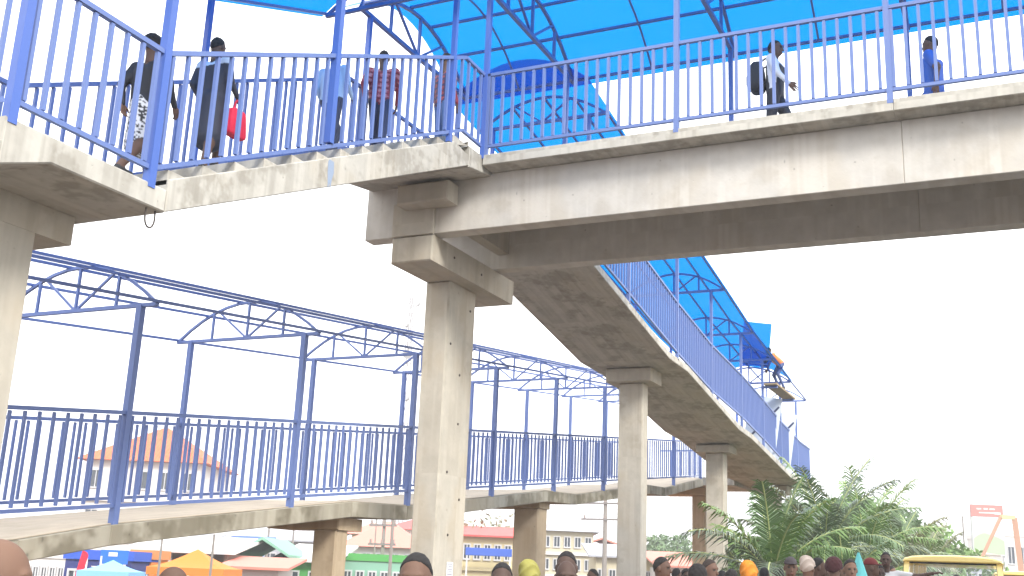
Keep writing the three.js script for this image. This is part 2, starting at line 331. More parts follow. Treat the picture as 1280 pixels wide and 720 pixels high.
{ // roof over platform and upper ramp, then bare trusses
  const c = thing('canopy', 'deep blue translucent roof stepping down along the upper ramp, its far bays bare', 'canopy', 'translucent blue roofs of the footbridge');
  const st = [[-15.9, 9.14, 6.76], [-18.0, 8.86, 6.4], [-21.0, 8.40, 5.95], [-23.67, 8.05, 5.65], [-26.46, 7.65, 5.32], [-28.85, 7.45, 5.12], [-31.08, 7.22, 4.88], [-33.4, 7.05, 4.72]];
  const h = 0.46, ends = (z, y) => [V(XR + 0.27, y, z), V(XL - 0.2, y, z)];
  st.forEach(([z, y, d], i) => {
    postPart(c, V(XR - 0.03, d - 0.03, z), y, 0.06, M.blue);
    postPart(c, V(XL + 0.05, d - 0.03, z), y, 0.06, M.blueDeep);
    truss(c, ...ends(z, y), h, M.blue);
    if (i) {
      const p = st[i - 1]; const A = ends(p[0], p[1]), B = ends(z, y);
      if (i < 7) purlins(c, A, B, h, FIVE, M.blue); else purlins(c, A, B, h, [0, 0.5, 1], M.blue);
      if (i < 7) sheet(c, i === 1 ? ends(-14.86, 9.30) : A, B, h, M.sheet);
    }
  });
}
{ // roof over the upper stairs
  const c = thing('canopy', 'blue translucent roof raked over the upper stairs', 'canopy', 'translucent blue roofs of the footbridge');
  const st = [[-4.9, 6.72, 4.55], [-6.27, 6.72, 4.55], [-8.65, 7.92, 5.86], [-11.15, 8.95, 6.85]];
  const h = 0.46, ends = (z, y) => [V(XR + 0.27, y, z), V(XL - 0.2, y, z)];
  st.forEach(([z, y, d], i) => {
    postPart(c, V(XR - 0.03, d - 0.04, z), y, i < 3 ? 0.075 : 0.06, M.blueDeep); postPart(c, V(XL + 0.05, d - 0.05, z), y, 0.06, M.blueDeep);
    truss(c, ...ends(z, y), h, M.blue);
    if (i) { const p = st[i - 1], A = ends(p[0], p[1]), B = ends(z, y); purlins(c, A, B, h, FIVE, M.blue); sheet(c, A, B, h, M.sheet); }
  });
}
{ // bare frame over the lower ramp
  const c = thing('walkway_roof_skeleton', 'bare blue steel roof frame of arched trusses over the lower ramp', 'roof frame');
  const h = 0.54, yc = z => 4.443 + 0.107 * (-z - 9.27), ends = (z) => [V(-8.93, yc(z), z), V(-11.5, yc(z), z)];
  const zs = [-3.0, -6.15, ...zD];
  const deckD = z => { for (let i = 0; i < profD.length - 1; i++) if (z <= profD[i][0] && z >= profD[i + 1][0]) { const t = (z - profD[i][0]) / (profD[i + 1][0] - profD[i][0]); return profD[i][1] + t * (profD[i + 1][1] - profD[i][1]); } return 4.7; };
  zs.forEach((z, i) => {
    postPart(c, V(-9.18, deckD(z) - 0.06, z), yc(z), 0.078, M.blue); postPart(c, V(-11.24, deckD(z) - 0.02, z), yc(z), 0.07, M.blue);
    truss(c, ...ends(z), h, M.blue, 0.9);
    if (i) purlins(c, ends(zs[i - 1]), ends(z), h, [0, 0.2, 0.42, 0.58, 0.8, 1], M.blue, 0.034);
  });
}
// ------------------------------------------------------------------ people
function surfaceNets(f, mn, mx, h) {
  const n = [0, 1, 2].map(i => Math.ceil((mx[i] - mn[i]) / h) + 1), [nx, ny, nz] = n;
  const F = new Float32Array(nx * ny * nz);
  for (let k = 0, q = 0; k < nz; k++) for (let j = 0; j < ny; j++) for (let i = 0; i < nx; i++, q++) F[q] = f(mn[0] + i * h, mn[1] + j * h, mn[2] + k * h);
  const id = new Int32Array(nx * ny * nz).fill(-1), pos = [], idx = [];
  const at3 = (i, j, k) => (k * ny + j) * nx + i;
  for (let k = 0; k < nz - 1; k++) for (let j = 0; j < ny - 1; j++) for (let i = 0; i < nx - 1; i++) {
    let c = 0, x = 0, y = 0, z = 0, m = 0; const v = [];
    for (let b = 0; b < 8; b++) { const d = F[at3(i + (b & 1), j + (b >> 1 & 1), k + (b >> 2))]; v.push(d); if (d < 0) m++; }
    if (m === 0 || m === 8) continue;
    for (let a = 0; a < 8; a++) for (const e of [1, 2, 4]) { if (a & e) continue; const b = a | e; if ((v[a] < 0) === (v[b] < 0)) continue; const t = v[a] / (v[a] - v[b]); x += (a & 1) + (e === 1 ? t : 0); y += (a >> 1 & 1) + (e === 2 ? t : 0); z += (a >> 2) + (e === 4 ? t : 0); c++; }
    id[at3(i, j, k)] = pos.length / 3; pos.push(mn[0] + (i + x / c) * h, mn[1] + (j + y / c) * h, mn[2] + (k + z / c) * h);
  }
  const quad = (a, b, c, d, s) => { if (a < 0 || b < 0 || c < 0 || d < 0) return; s ? idx.push(a, b, c, a, c, d) : idx.push(a, c, b, a, d, c); };
  for (let k = 1; k < nz - 1; k++) for (let j = 1; j < ny - 1; j++) for (let i = 1; i < nx - 1; i++) {
    const a = F[at3(i, j, k)] < 0;
    if (a !== F[at3(i + 1, j, k)] < 0) quad(id[at3(i, j - 1, k - 1)], id[at3(i, j, k - 1)], id[at3(i, j, k)], id[at3(i, j - 1, k)], a);
    if (a !== F[at3(i, j + 1, k)] < 0) quad(id[at3(i - 1, j, k - 1)], id[at3(i - 1, j, k)], id[at3(i, j, k)], id[at3(i, j, k - 1)], a);
    if (a !== F[at3(i, j, k + 1)] < 0) quad(id[at3(i - 1, j - 1, k)], id[at3(i, j - 1, k)], id[at3(i, j, k)], id[at3(i - 1, j, k)], a);
  }
  const g = new THREE.BufferGeometry(); g.setAttribute('position', new THREE.Float32BufferAttribute(pos, 3)); g.setIndex(idx); g.computeVertexNormals(); return g;
}
const smin = (a, b, k) => { const h = Math.max(k - Math.abs(a - b), 0) / k; return Math.min(a, b) - h * h * k * 0.25; };
function cap(p, a, b, ra, rb) { const dx = b[0] - a[0], dy = b[1] - a[1], dz = b[2] - a[2], L = dx * dx + dy * dy + dz * dz || 1e-9; return { a, d: [dx, dy, dz], L, ra, rb, tag: p }; }
function capD(c, x, y, z) { const px = x - c.a[0], py = y - c.a[1], pz = z - c.a[2]; let t = (px * c.d[0] + py * c.d[1] + pz * c.d[2]) / c.L; t = t < 0 ? 0 : t > 1 ? 1 : t; const qx = px - c.d[0] * t, qy = py - c.d[1] * t, qz = pz - c.d[2] * t; return Math.sqrt(qx * qx + qy * qy + qz * qz) - (c.ra + (c.rb - c.ra) * t); }
const ell = (x, y, z, c, r) => { const u = (x - c[0]) / r[0], v = (y - c[1]) / r[1], w = (z - c[2]) / r[2], k = Math.sqrt(u * u + v * v + w * w); return (k - 1) * Math.min(...r); };
const POSE = {
  stand: { lk: [0.1, 0.49, 0.01], la: [0.105, 0.08, -0.02], rk: [-0.1, 0.49, 0.01], ra: [-0.105, 0.08, -0.02], le: [0.235, 1.15, -0.03], lw: [0.235, 0.91, 0.07], re: [-0.235, 1.15, -0.03], rw: [-0.235, 0.91, 0.07] },
  walk: { lk: [0.09, 0.5, 0.2], la: [0.09, 0.085, 0.3], rk: [-0.09, 0.49, -0.05], ra: [-0.09, 0.12, -0.32], le: [0.24, 1.17, -0.13], lw: [0.22, 0.95, -0.1], re: [-0.24, 1.16, 0.08], rw: [-0.2, 0.99, 0.23] },
  climb: { lk: [0.09, 0.62, 0.32], la: [0.09, 0.27, 0.28], rk: [-0.09, 0.49, -0.02], ra: [-0.09, 0.08, -0.1], le: [0.24, 1.16, -0.06], lw: [0.22, 0.96, 0.1], re: [-0.24, 1.17, 0.02], rw: [-0.22, 1.03, 0.2] },
  reach: { lk: [0.1, 0.49, 0.01], la: [0.105, 0.08, -0.02], rk: [-0.1, 0.49, 0.01], ra: [-0.105, 0.08, -0.02], le: [0.45, 1.38, 0.1], lw: [0.71, 1.44, 0.14], re: [-0.235, 1.15, -0.03], rw: [-0.215, 0.91, 0.1] },
  sit: { lk: [0.12, 0.95, 0.42], la: [0.12, 0.53, 0.45], rk: [-0.12, 0.95, 0.42], ra: [-0.12, 0.53, 0.45], le: [0.25, 1.17, 0.1], lw: [0.16, 1.2, 0.34], re: [-0.25, 1.17, 0.1], rw: [-0.16, 1.2, 0.34] },
  bend: { lk: [0.15, 0.55, 0.2], la: [0.16, 0.09, -0.02], rk: [-0.15, 0.55, 0.2], ra: [-0.16, 0.09, -0.02], le: [0.25, 0.9, 0.55], lw: [0.2, 0.66, 0.62], re: [-0.25, 0.9, 0.55], rw: [-0.2, 0.66, 0.62], lean: 0.95 },
};
const headF = (x, y, z) => { // head-local, origin at the chin-neck joint, facing +z
  let d = ell(x, y, z, [0, 0.135, 0], [0.076, 0.112, 0.097]);
  d = smin(d, ell(x, y, z, [0, 0.06, 0.03], [0.055, 0.058, 0.062]), 0.03);
  d = smin(d, capD(HN, x, y, z), 0.012); d = smin(d, ell(x, y, z, [0, 0.05, 0.092], [0.024, 0.012, 0.01]), 0.01);
  d = smin(d, ell(x, y, z, [0, 0.148, 0.086], [0.05, 0.012, 0.012]), 0.014);
  d = Math.max(d, -ell(Math.abs(x), y, z, [0.031, 0.128, 0.102], [0.017, 0.011, 0.016]));
  d = smin(d, ell(Math.abs(x), y, z, [0.082, 0.115, -0.008], [0.011, 0.033, 0.02]), 0.008);
  return smin(d, capD(HK, x, y, z), 0.03);
};
const HN = cap('', [0, 0.125, 0.092], [0, 0.085, 0.112], 0.008, 0.014), HK = cap('', [0, 0.05, -0.02], [0, -0.08, -0.02], 0.054, 0.058);
const headGeo = surfaceNets(headF, [-0.11, -0.08, -0.13], [0.11, 0.27, 0.14], 0.0085);
const hairGeo = {
  crop: surfaceNets((x, y, z) => Math.max(ell(x, y, z, [0, 0.140, -0.005], [0.0815, 0.1155, 0.1015]) + 0.002 * Math.sin(150 * x + 40 * z) * Math.sin(160 * y) , (z - 0.045) * 0.62 - (y - 0.19) * 0.78, 0.075 - y), [-0.12, 0.05, -0.14], [0.12, 0.29, 0.14], 0.0085),
  wrap: surfaceNets((x, y, z) => Math.max(smin(ell(x, y, z, [0, 0.165, -0.01], [0.1, 0.115, 0.118]), ell(x, y, z, [0.02, 0.25, -0.03], [0.06, 0.05, 0.07]), 0.05) + 0.018 * Math.abs(Math.sin(28 * y + 24 * x + 3 * Math.sin(14 * z))) - 0.008, (z - 0.045) * 0.6 - (y - 0.18) * 0.8, 0.075 - y), [-0.14, 0.04, -0.16], [0.14, 0.34, 0.15], 0.0095),
  cap: surfaceNets((x, y, z) => Math.min(Math.max(ell(x, y, z, [0, 0.15, -0.004], [0.088, 0.116, 0.107]), 0.168 - y), Math.max(ell(x, y, z, [0, 0.172, 0.1], [0.075, 0.009, 0.075]))), [-0.12, 0.14, -0.14], [0.12, 0.29, 0.2], 0.0085),
  puff: surfaceNets((x, y, z) => Math.max(ell(x, y, z, [0, 0.155, -0.02], [0.112, 0.125, 0.12]) + 0.005 * Math.sin(90 * x) * Math.sin(90 * y) * Math.sin(90 * z), (z - 0.04) * 0.62 - (y - 0.19) * 0.78, 0.04 - y), [-0.14, 0.02, -0.17], [0.14, 0.31, 0.14], 0.0095),
};
const handGeo = (() => { // right hand hanging along -y, thumb forward (+z), palm to +x
  const B = [cap('', [0, 0, 0.012], [0.004, -0.075, 0.03], 0.017, 0.015), cap('', [0, 0, -0.012], [0.004, -0.07, -0.026], 0.017, 0.014), cap('', [0, -0.02, 0], [0.003, -0.07, 0], 0.018, 0.016)];
  const fing = [[0.03, 0.04, 0.028], [0.01, 0.045, 0.034], [-0.01, 0.042, 0.03], [-0.028, 0.033, 0.023]];
  for (const [z, a, b] of fing) { B.push(cap('', [0.004, -0.078, z], [0.014, -0.078 - a, z * 1.12], 0.0095, 0.0085)); B.push(cap('', [0.014, -0.078 - a, z * 1.12], [0.034, -0.078 - a - b * 0.8, z * 1.1], 0.0085, 0.0075)); }
  B.push(cap('', [0.004, -0.02, 0.028], [0.016, -0.055, 0.055], 0.012, 0.0105)); B.push(cap('', [0.016, -0.055, 0.055], [0.024, -0.088, 0.058], 0.0105, 0.0085));
  return surfaceNets((x, y, z) => { let d = 9; for (const c of B) { const e = capD(c, x, y, z); d = d > 1 ? e : smin(d, e, 0.004); } return d; }, [-0.03, -0.17, -0.06], [0.06, 0.03, 0.085], 0.006);
})();
const bodyCache = {};
function bodyFor(pose, wear, h) {
  const key = pose + wear + h; if (bodyCache[key]) return bodyCache[key];
  const P = POSE[pose], B = [], lean = P.lean || 0, c = Math.cos(lean), s = Math.sin(lean), piv = 0.95;
  const up = p => lean ? [p[0], piv + (p[1] - piv) * c - p[2] * s, (p[1] - piv) * s + p[2] * c] : p;
  const skirt = wear === 'skirt', shorts = wear === 'shorts';
  for (const sx of [1, -1]) {
    const k = sx > 0 ? P.lk : P.rk, a = sx > 0 ? P.la : P.ra, e = sx > 0 ? P.le : P.re, w = sx > 0 ? P.lw : P.rw;
    B.push(cap('bottom', [sx * 0.085, 0.93, 0], k, 0.096, 0.066));
    B.push(cap(skirt || shorts ? 'skin' : 'bottom', k, a, 0.062, 0.042));
    B.push(cap('shoe', [a[0], a[1] - 0.03, a[2] - 0.02], [a[0] * 1.1, a[1] - 0.045, a[2] + 0.16], 0.042, 0.034));
    B.push(cap('top', up([sx * 0.065, 0.97, 0]), up([sx * 0.095, 1.3, 0.01]), 0.108, 0.112));
    B.push(cap('top', up([sx * 0.08, 1.36, 0]), up([sx * 0.17, 1.405, -0.01]), 0.085, 0.066));
    const sh = up([sx * 0.19, 1.4, -0.01]);
    B.push(cap('top', sh, [0, 1, 2].map(q => sh[q] + (e[q] - sh[q]) * 0.75), 0.062, 0.052));
    B.push(cap('sleeve', sh, e, 0.054, 0.044)); B.push(cap('sleeve', e, w, 0.042, 0.03));
  }
  B.push(cap('top', up([0, 0.98, 0.0]), up([0, 1.3, 0.02]), 0.115, 0.12)); B.push(cap('skin', up([0, 1.4, 0]), up([0, 1.53, 0.01]), 0.056, 0.053));
  if (skirt) B.push(cap('bottom', [0, 0.92, 0], [0, 0.5, 0.04], 0.145, 0.19));
  const mn = [9, 9, 9], mx = [-9, -9, -9]; for (const b of B) for (let q = 0; q < 3; q++) { const e = b.a[q] + b.d[q], r = Math.max(b.ra, b.rb) + 0.03; mn[q] = Math.min(mn[q], b.a[q] - r, e - r); mx[q] = Math.max(mx[q], b.a[q] + r, e + r); }
  const g = surfaceNets((x, y, z) => { let d = 9; for (const b of B) { const e = capD(b, x, y, z); d = d > 1 ? e : smin(d, e, 0.03); } return d; }, mn, mx, h);
  const tags = [], p = g.attributes.position;
  for (let i = 0; i < p.count; i++) { let m = 9, t = ''; for (const b of B) { const e = capD(b, p.getX(i), p.getY(i), p.getZ(i)); if (e < m) { m = e; t = b.tag; } } tags.push(t); }
  const gs = [g]; const neck = up([0, 1.505, 0.015]);
  const hd = headGeo.clone(); hd.translate(neck[0], neck[1], neck[2]); gs.push(hd);
  for (let i = 0; i < hd.attributes.position.count; i++) { const x = Math.abs(headGeo.attributes.position.getX(i)) - 0.031, y = headGeo.attributes.position.getY(i), z = headGeo.attributes.position.getZ(i); tags.push(z > 0.07 && Math.hypot(x, (y - 0.128) * 1.5) < 0.016 ? 'eye' : z > 0.085 && Math.abs(y - 0.05) < 0.013 && Math.abs(x + 0.031) < 0.028 ? 'lip' : 'skin'); }
  for (const sx of [1, -1]) {
    const e = V(...(sx > 0 ? P.le : P.re)), w = V(...(sx > 0 ? P.lw : P.rw)); const hg = handGeo.clone(); if (sx > 0) { hg.scale(-1, 1, 1); const ix = hg.index.array; for (let i = 0; i < ix.length; i += 3) { const t = ix[i]; ix[i] = ix[i + 1]; ix[i + 1] = t; } }
    const dir = w.clone().sub(e).normalize(); hg.applyQuaternion(new THREE.Quaternion().setFromUnitVectors(V(0, -1, 0), dir)); hg.translate(w.x, w.y, w.z);
    for (let i = 0; i < hg.attributes.position.count; i++) tags.push('skin'); gs.push(hg);
  }
  const geo = mergeGeometries(gs.map(q => { const n = new THREE.BufferGeometry(); n.setAttribute('position', q.attributes.position); n.setIndex(q.index); return n; })); geo.computeVertexNormals();
  return bodyCache[key] = { geo, tags, neck };
}
const skins = [[0.115, 0.06, 0.038], [0.085, 0.043, 0.027], [0.15, 0.08, 0.05], [0.06, 0.032, 0.022]];
const bodyMat = std({ vertexColors: true, roughness: 0.72 }), hairMats = {};
function person(label, pos, yaw, H, o = {}) {
  const { pose = 'stand', wear = 'trousers', top = [0.4, 0.4, 0.42], bottom = [0.05, 0.06, 0.1], sleeve, shoe = [0.03, 0.03, 0.03], skin = 0, hair = 'crop', hairCol = [0.012, 0.01, 0.01], fine = 0.02, topPat, bottomPat, grp = 'people around the footbridge' } = o;
  const { geo, tags, neck } = bodyFor(pose, wear, fine), sk = skins[skin], p = geo.attributes.position, C = new Float32Array(p.count * 3);
  const pal = { top, bottom, shoe, skin: sk, sleeve: sleeve || sk, eye: [0.02, 0.015, 0.012], lip: sk.map((v, i) => v * (i ? 0.75 : 1.05)) };
  for (let i = 0; i < p.count; i++) { let c = pal[tags[i]]; if (tags[i] === 'top' && topPat) c = topPat(p.getX(i), p.getY(i), p.getZ(i)); if (tags[i] === 'bottom' && bottomPat) c = bottomPat(p.getX(i), p.getY(i), p.getZ(i)); C.set(c, i * 3); }
  const g = new THREE.BufferGeometry(); g.setAttribute('position', p); g.setAttribute('normal', geo.attributes.normal); g.setIndex(geo.index); g.setAttribute('color', new THREE.BufferAttribute(C, 3));
  const t = thing('person', label, 'person', grp, [pos.x, pos.y, pos.z]); t.rotation.y = yaw; t.scale.setScalar(H / 1.757);
  part('body', g, bodyMat, t);
  if (hair) { const k = hairCol.join(); hairMats[k] ??= std({ color: col(...hairCol), roughness: 0.9 }); const m = part(hair === 'crop' || hair === 'puff' ? 'hair' : hair === 'wrap' ? 'headwrap' : 'cap', hairGeo[hair], hairMats[k], t); m.position.set(...neck); }
  return t;
}
// a person whose head top is seen at pixel (px, py), at depth d; H follows from the ground under them
function crowd(label, px, py, d, ground, yaw, o) { const p = at(px, py, d), H = Math.max(1.35, p.y - ground); return person(label, V(p.x, ground, p.z), yaw, H, Object.assign({ fine: d < 9 ? 0.018 : 0.024, grp: 'people in the street' }, o)); }
const plaid = (a, b, c) => (x, y, z) => { const u = Math.sin(x * 75 + z * 75), v = Math.sin(y * 75); return u > 0.55 || v > 0.55 ? b : u < -0.75 || v < -0.8 ? c : a; };
const TAU = Math.PI * 2;
// on the stairs and the span (they walk along z or x; yaw 0 looks along +z)
person('woman in dark jacket and black and white print skirt on the stair landing', V(-6.92, 4.735, -6.72), Math.PI, 1.46, { wear: 'skirt', pose: 'walk', top: [0.008, 0.009, 0.015], sleeve: [0.008, 0.009, 0.015], bottomPat: (x, y, z) => nE(x * 0.9 + 3.1 + z * 0.7, y * 0.7 + z * 0.4) > 0.5 ? [0.65, 0.66, 0.68] : [0.02, 0.02, 0.025], hair: 'puff', fine: 0.014 });
person('schoolchild in dark pinafore and white collar holding a red bag on the stairs', V(-7.2, 5.29, -7.85), Math.PI, 1.5, { wear: 'skirt', pose: 'climb', topPat: (x, y) => y > 1.36 ? [0.6, 0.62, 0.66] : [0.018, 0.022, 0.04], bottom: [0.018, 0.022, 0.04], sleeve: [0.03, 0.032, 0.05], fine: 0.015 });
person('schoolchild in pale blue shirt and dark trousers climbing the stairs', V(-7.55, 6.40, -10.35), Math.PI, 1.52, { pose: 'climb', top: [0.4, 0.52, 0.68], sleeve: [0.4, 0.52, 0.68], bottom: [0.02, 0.03, 0.07], fine: 0.015 });
person('man in red checked shirt and dark jeans at the top of the stairs', V(-7.75, DECK, -11.75), Math.PI + 0.4, 1.66, { pose: 'walk', topPat: plaid([0.42, 0.03, 0.05], [0.2, 0.015, 0.03], [0.5, 0.2, 0.22]), sleeve: [0.35, 0.03, 0.05], bottom: [0.02, 0.03, 0.075], fine: 0.015 });
person('person in maroon tartan shirt and blue jeans on the platform', V(-7.0, DECK, -12.2), Math.PI - 0.5, 1.7, { pose: 'stand', topPat: plaid([0.22, 0.02, 0.035], [0.03, 0.03, 0.09], [0.38, 0.08, 0.08]), sleeve: [0.22, 0.02, 0.035], bottom: [0.08, 0.16, 0.34], fine: 0.015 });
const boy = person('schoolboy in white shirt and dark waistcoat walking along the span', V(-2.68, DECK, -13.35), Math.PI / 2, 1.66, { pose: 'walk', topPat: (x, y, z) => y < 1.32 && Math.abs(x) < 0.17 ? [0.02, 0.022, 0.03] : [0.7, 0.72, 0.75], sleeve: [0.7, 0.72, 0.75], bottom: [0.015, 0.016, 0.025], fine: 0.014 });
person('man in bright blue shirt walking towards the platform on the span', V(-0.77, DECK, -14.0), -Math.PI / 2 - 0.25, 1.7, { pose: 'walk', top: [0.035, 0.13, 0.5], bottom: [0.035, 0.11, 0.42], skin: 2, fine: 0.014 });
function bag(name, label, cat, w, h, d, c, strap, pos, yaw, sq = 0.6) {
  const t = thing(name, label, cat, null, pos); t.rotation.y = yaw;
  const g = new THREE.SphereGeometry(1, 20, 14), p = g.attributes.position; // a soft rounded block
  for (let i = 0; i < p.count; i++) { const q = [p.getX(i), p.getY(i), p.getZ(i)].map(v => Math.sign(v) * Math.pow(Math.abs(v), sq)); p.setXYZ(i, q[0] * w / 2 * (1 - 0.12 * q[1]), q[1] * h / 2, q[2] * d / 2 * (1 - 0.15 * q[1])); }
  g.computeVertexNormals(); part('body', g, std({ color: col(...c), roughness: 0.8 }), t);
  for (const pts of strap) part('strap', tube(pts.map(q => V(...q)), 0.012, 14, 6), std({ color: col(...c.map(v => v * 0.7)), roughness: 0.8 }), t);
  return t;
}
const bp = bag('backpack', 'black school backpack on the back of the boy in white', 'backpack', 0.3, 0.44, 0.2, [0.02, 0.022, 0.03], [[[0.09, 0.17, 0.06], [0.11, 0.22, 0.18], [0.11, 0.02, 0.27], [0.1, -0.15, 0.1]], [[-0.09, 0.17, 0.06], [-0.11, 0.22, 0.18], [-0.11, 0.02, 0.27], [-0.1, -0.15, 0.1]]], [-2.91, DECK + 1.16, -13.35], Math.PI / 2);
part('pocket', (() => { const g = cbox(-0.1, 0.1, -0.14, 0.02, -0.13, -0.08, 0.02); return g; })(), std({ color: col(0.03, 0.032, 0.045) }), bp); part('badge', (() => { const g = new THREE.CylinderGeometry(0.035, 0.035, 0.012, 3); g.rotateX(Math.PI / 2); g.rotateZ(Math.PI); g.translate(0, 0.07, -0.103); return g; })(), std({ color: col(0.45, 0.45, 0.42) }), bp);
bag('handbag', 'small bright red bag hanging from the hand of the schoolchild', 'bag', 0.1, 0.3, 0.24, [0.62, 0.012, 0.05], [[[0, 0.11, -0.06], [0, 0.24, -0.02], [0, 0.24, 0.02], [0, 0.11, 0.06]]], [-6.98, 5.87, -8.0], 0, 0.3);
// worker on the bare frame
person('worker in orange vest bending over the bare trusses of the upper ramp', V(-6.02, 6.79, -29.9), -0.9, 1.35, { pose: 'bend', top: [0.75, 0.2, 0.05], sleeve: [0.1, 0.14, 0.3], bottom: [0.05, 0.08, 0.2] });
{ const t = thing('scaffold_plank', 'plank tied across the ramp posts under the bending worker', 'plank', null, [-6.05, 6.735, -29.95]); part('board', cbox(-0.18, 0.16, 0, 0.05, -1.3, 1.25, 0.006), std({ color: col(0.3, 0.22, 0.13) }), t); part('ledger', box(-0.28, 0.14, -0.06, -0.002, -1.17, -1.09), M.blue, t); part('ledger', box(-0.28, 0.14, -0.06, -0.002, 1.02, 1.1), M.blue, t); }
// street crowd, heads at the bottom of the view
crowd('bare-headed person close in front of the stained ramp end', -6, 671, 3.0, 0.0, 2.3, { skin: 2, hair: null, top: [0.3, 0.28, 0.26], fine: 0.016 });
crowd('bald man in front of the orange tent', 215, 707, 6.2, 0, 2.2, { hair: null, skin: 1, top: [0.2, 0.2, 0.22] });
crowd('young man with short black hair facing the road beside the tall column', 522, 691, 5.0, 0.0, 0.35, { skin: 0, top: [0.35, 0.36, 0.4] });
crowd('man with cropped black hair between the tall column and the yellow headwrap', 628, 703, 7.8, 0.0, 0.4, { skin: 3, top: [0.5, 0.5, 0.5] });
crowd('woman in yellow patterned headwrap before the squat column', 662, 706, 9.5, 0.06, 3.3, { hair: 'wrap', hairCol: [0.27, 0.25, 0.06], top: [0.5, 0.2, 0.06], bottom: [0.4, 0.3, 0.05], wear: 'skirt' });
crowd('man with flat-top black hair standing behind the bald man', 709, 689, 8.9, 0.0, 0.2, { skin: 3, top: [0.55, 0.55, 0.55] });
crowd('bald man in front of the man with flat-top hair', 708, 700, 7.9, 0.0, 0.5, { hair: null, skin: 3, top: [0.4, 0.05, 0.06] });
crowd('man in profile with orange shirt before the slim columns', 826, 696, 12.5, 0.12, 1.5, { skin: 1, top: [0.75, 0.3, 0.03] });
crowd('person with long black hair before the slim column', 872, 707, 12.2, 0.12, 3.4, { hair: 'puff', skin: 1, top: [0.2, 0.2, 0.4], wear: 'skirt' });
crowd('tall person with shaved head beside the slim column', 886, 699, 13, 0.12, 1.2, { hair: 'crop', hairCol: [0.03, 0.02, 0.016], skin: 0, top: [0.3, 0.32, 0.5] });
crowd('person in dark cap beside the orange headwrap', 914, 711, 13.5, 0.12, 3.0, { hair: 'crop', top: [0.1, 0.1, 0.12] });
crowd('woman in bright orange headwrap under the young palm', 936, 706, 12, 0.12, 3.2, { hair: 'wrap', hairCol: [0.55, 0.19, 0.015], top: [0.75, 0.25, 0.02], wear: 'skirt', bottom: [0.5, 0.15, 0.02] });
crowd('man in dark hat and mustard shirt under the palms', 988, 697, 15, 0.12, 0.3, { hair: 'cap', hairCol: [0.05, 0.04, 0.045], skin: 0, top: [0.6, 0.3, 0.02] });
crowd('woman in white and orange headwrap under the palms', 1009, 699, 15.5, 0.12, 2.9, { hair: 'wrap', hairCol: [0.5, 0.42, 0.36], skin: 2, top: [0.5, 0.1, 0.05], wear: 'skirt' });
crowd('person in purple grey top beside the white headwrap', 1021, 697, 16, 0.12, 2.0, { top: [0.15, 0.13, 0.2], skin: 1 });
crowd('person with dark red hair and white top at the roadside', 1042, 698, 15, 0.12, 3.0, { hair: 'puff', hairCol: [0.045, 0.008, 0.01], top: [0.65, 0.66, 0.68] });
crowd('man in light blue shirt at the roadside facing the traffic', 1062, 699, 14.5, 0.12, 0.4, { skin: 2, top: [0.35, 0.5, 0.7] });
crowd('person in red cap near the yellow minibus', 1087, 698, 16.5, 0.12, 1.9, { hair: 'cap', hairCol: [0.16, 0.02, 0.02], top: [0.05, 0.05, 0.07] });
crowd('person in pale blue top crossing behind the minibus conductor', 1098, 706, 17.5, 0.006, 0.4, { top: [0.5, 0.65, 0.8], skin: 3 });
crowd('person in dark shirt near the turquoise cone', 1076, 704, 17, 0.12, 0.7, { top: [0.03, 0.03, 0.05], skin: 1 });

for (const [px, py, d, name, c, hr] of [[845, 710, 20, 'dark green', [0.04, 0.12, 0.06], 'crop'], [858, 712, 22, 'pale pink', [0.6, 0.35, 0.35], 'puff'], [902, 713, 21, 'plain white', [0.65, 0.65, 0.65], 'crop'], [955, 709, 19, 'navy blue', [0.03, 0.05, 0.15], 'crop'], [972, 711, 22, 'lilac', [0.35, 0.25, 0.45], 'puff'], [1031, 706, 20, 'sand coloured', [0.45, 0.36, 0.22], 'crop'], [1052, 708, 21, 'bright green', [0.1, 0.4, 0.1], 'crop'], [742, 711, 17, 'charcoal', [0.05, 0.05, 0.055], 'crop'], [1112, 707, 22, 'maroon', [0.2, 0.02, 0.04], 'crop']])
  crowd('distant pedestrian in ' + name + ' top among the street crowd', px, py, d, px > 1100 ? 0.006 : 0.12, rr(0, TAU), { top: c, sleeve: c, hair: hr, skin: Math.floor(rnd() * 4) });

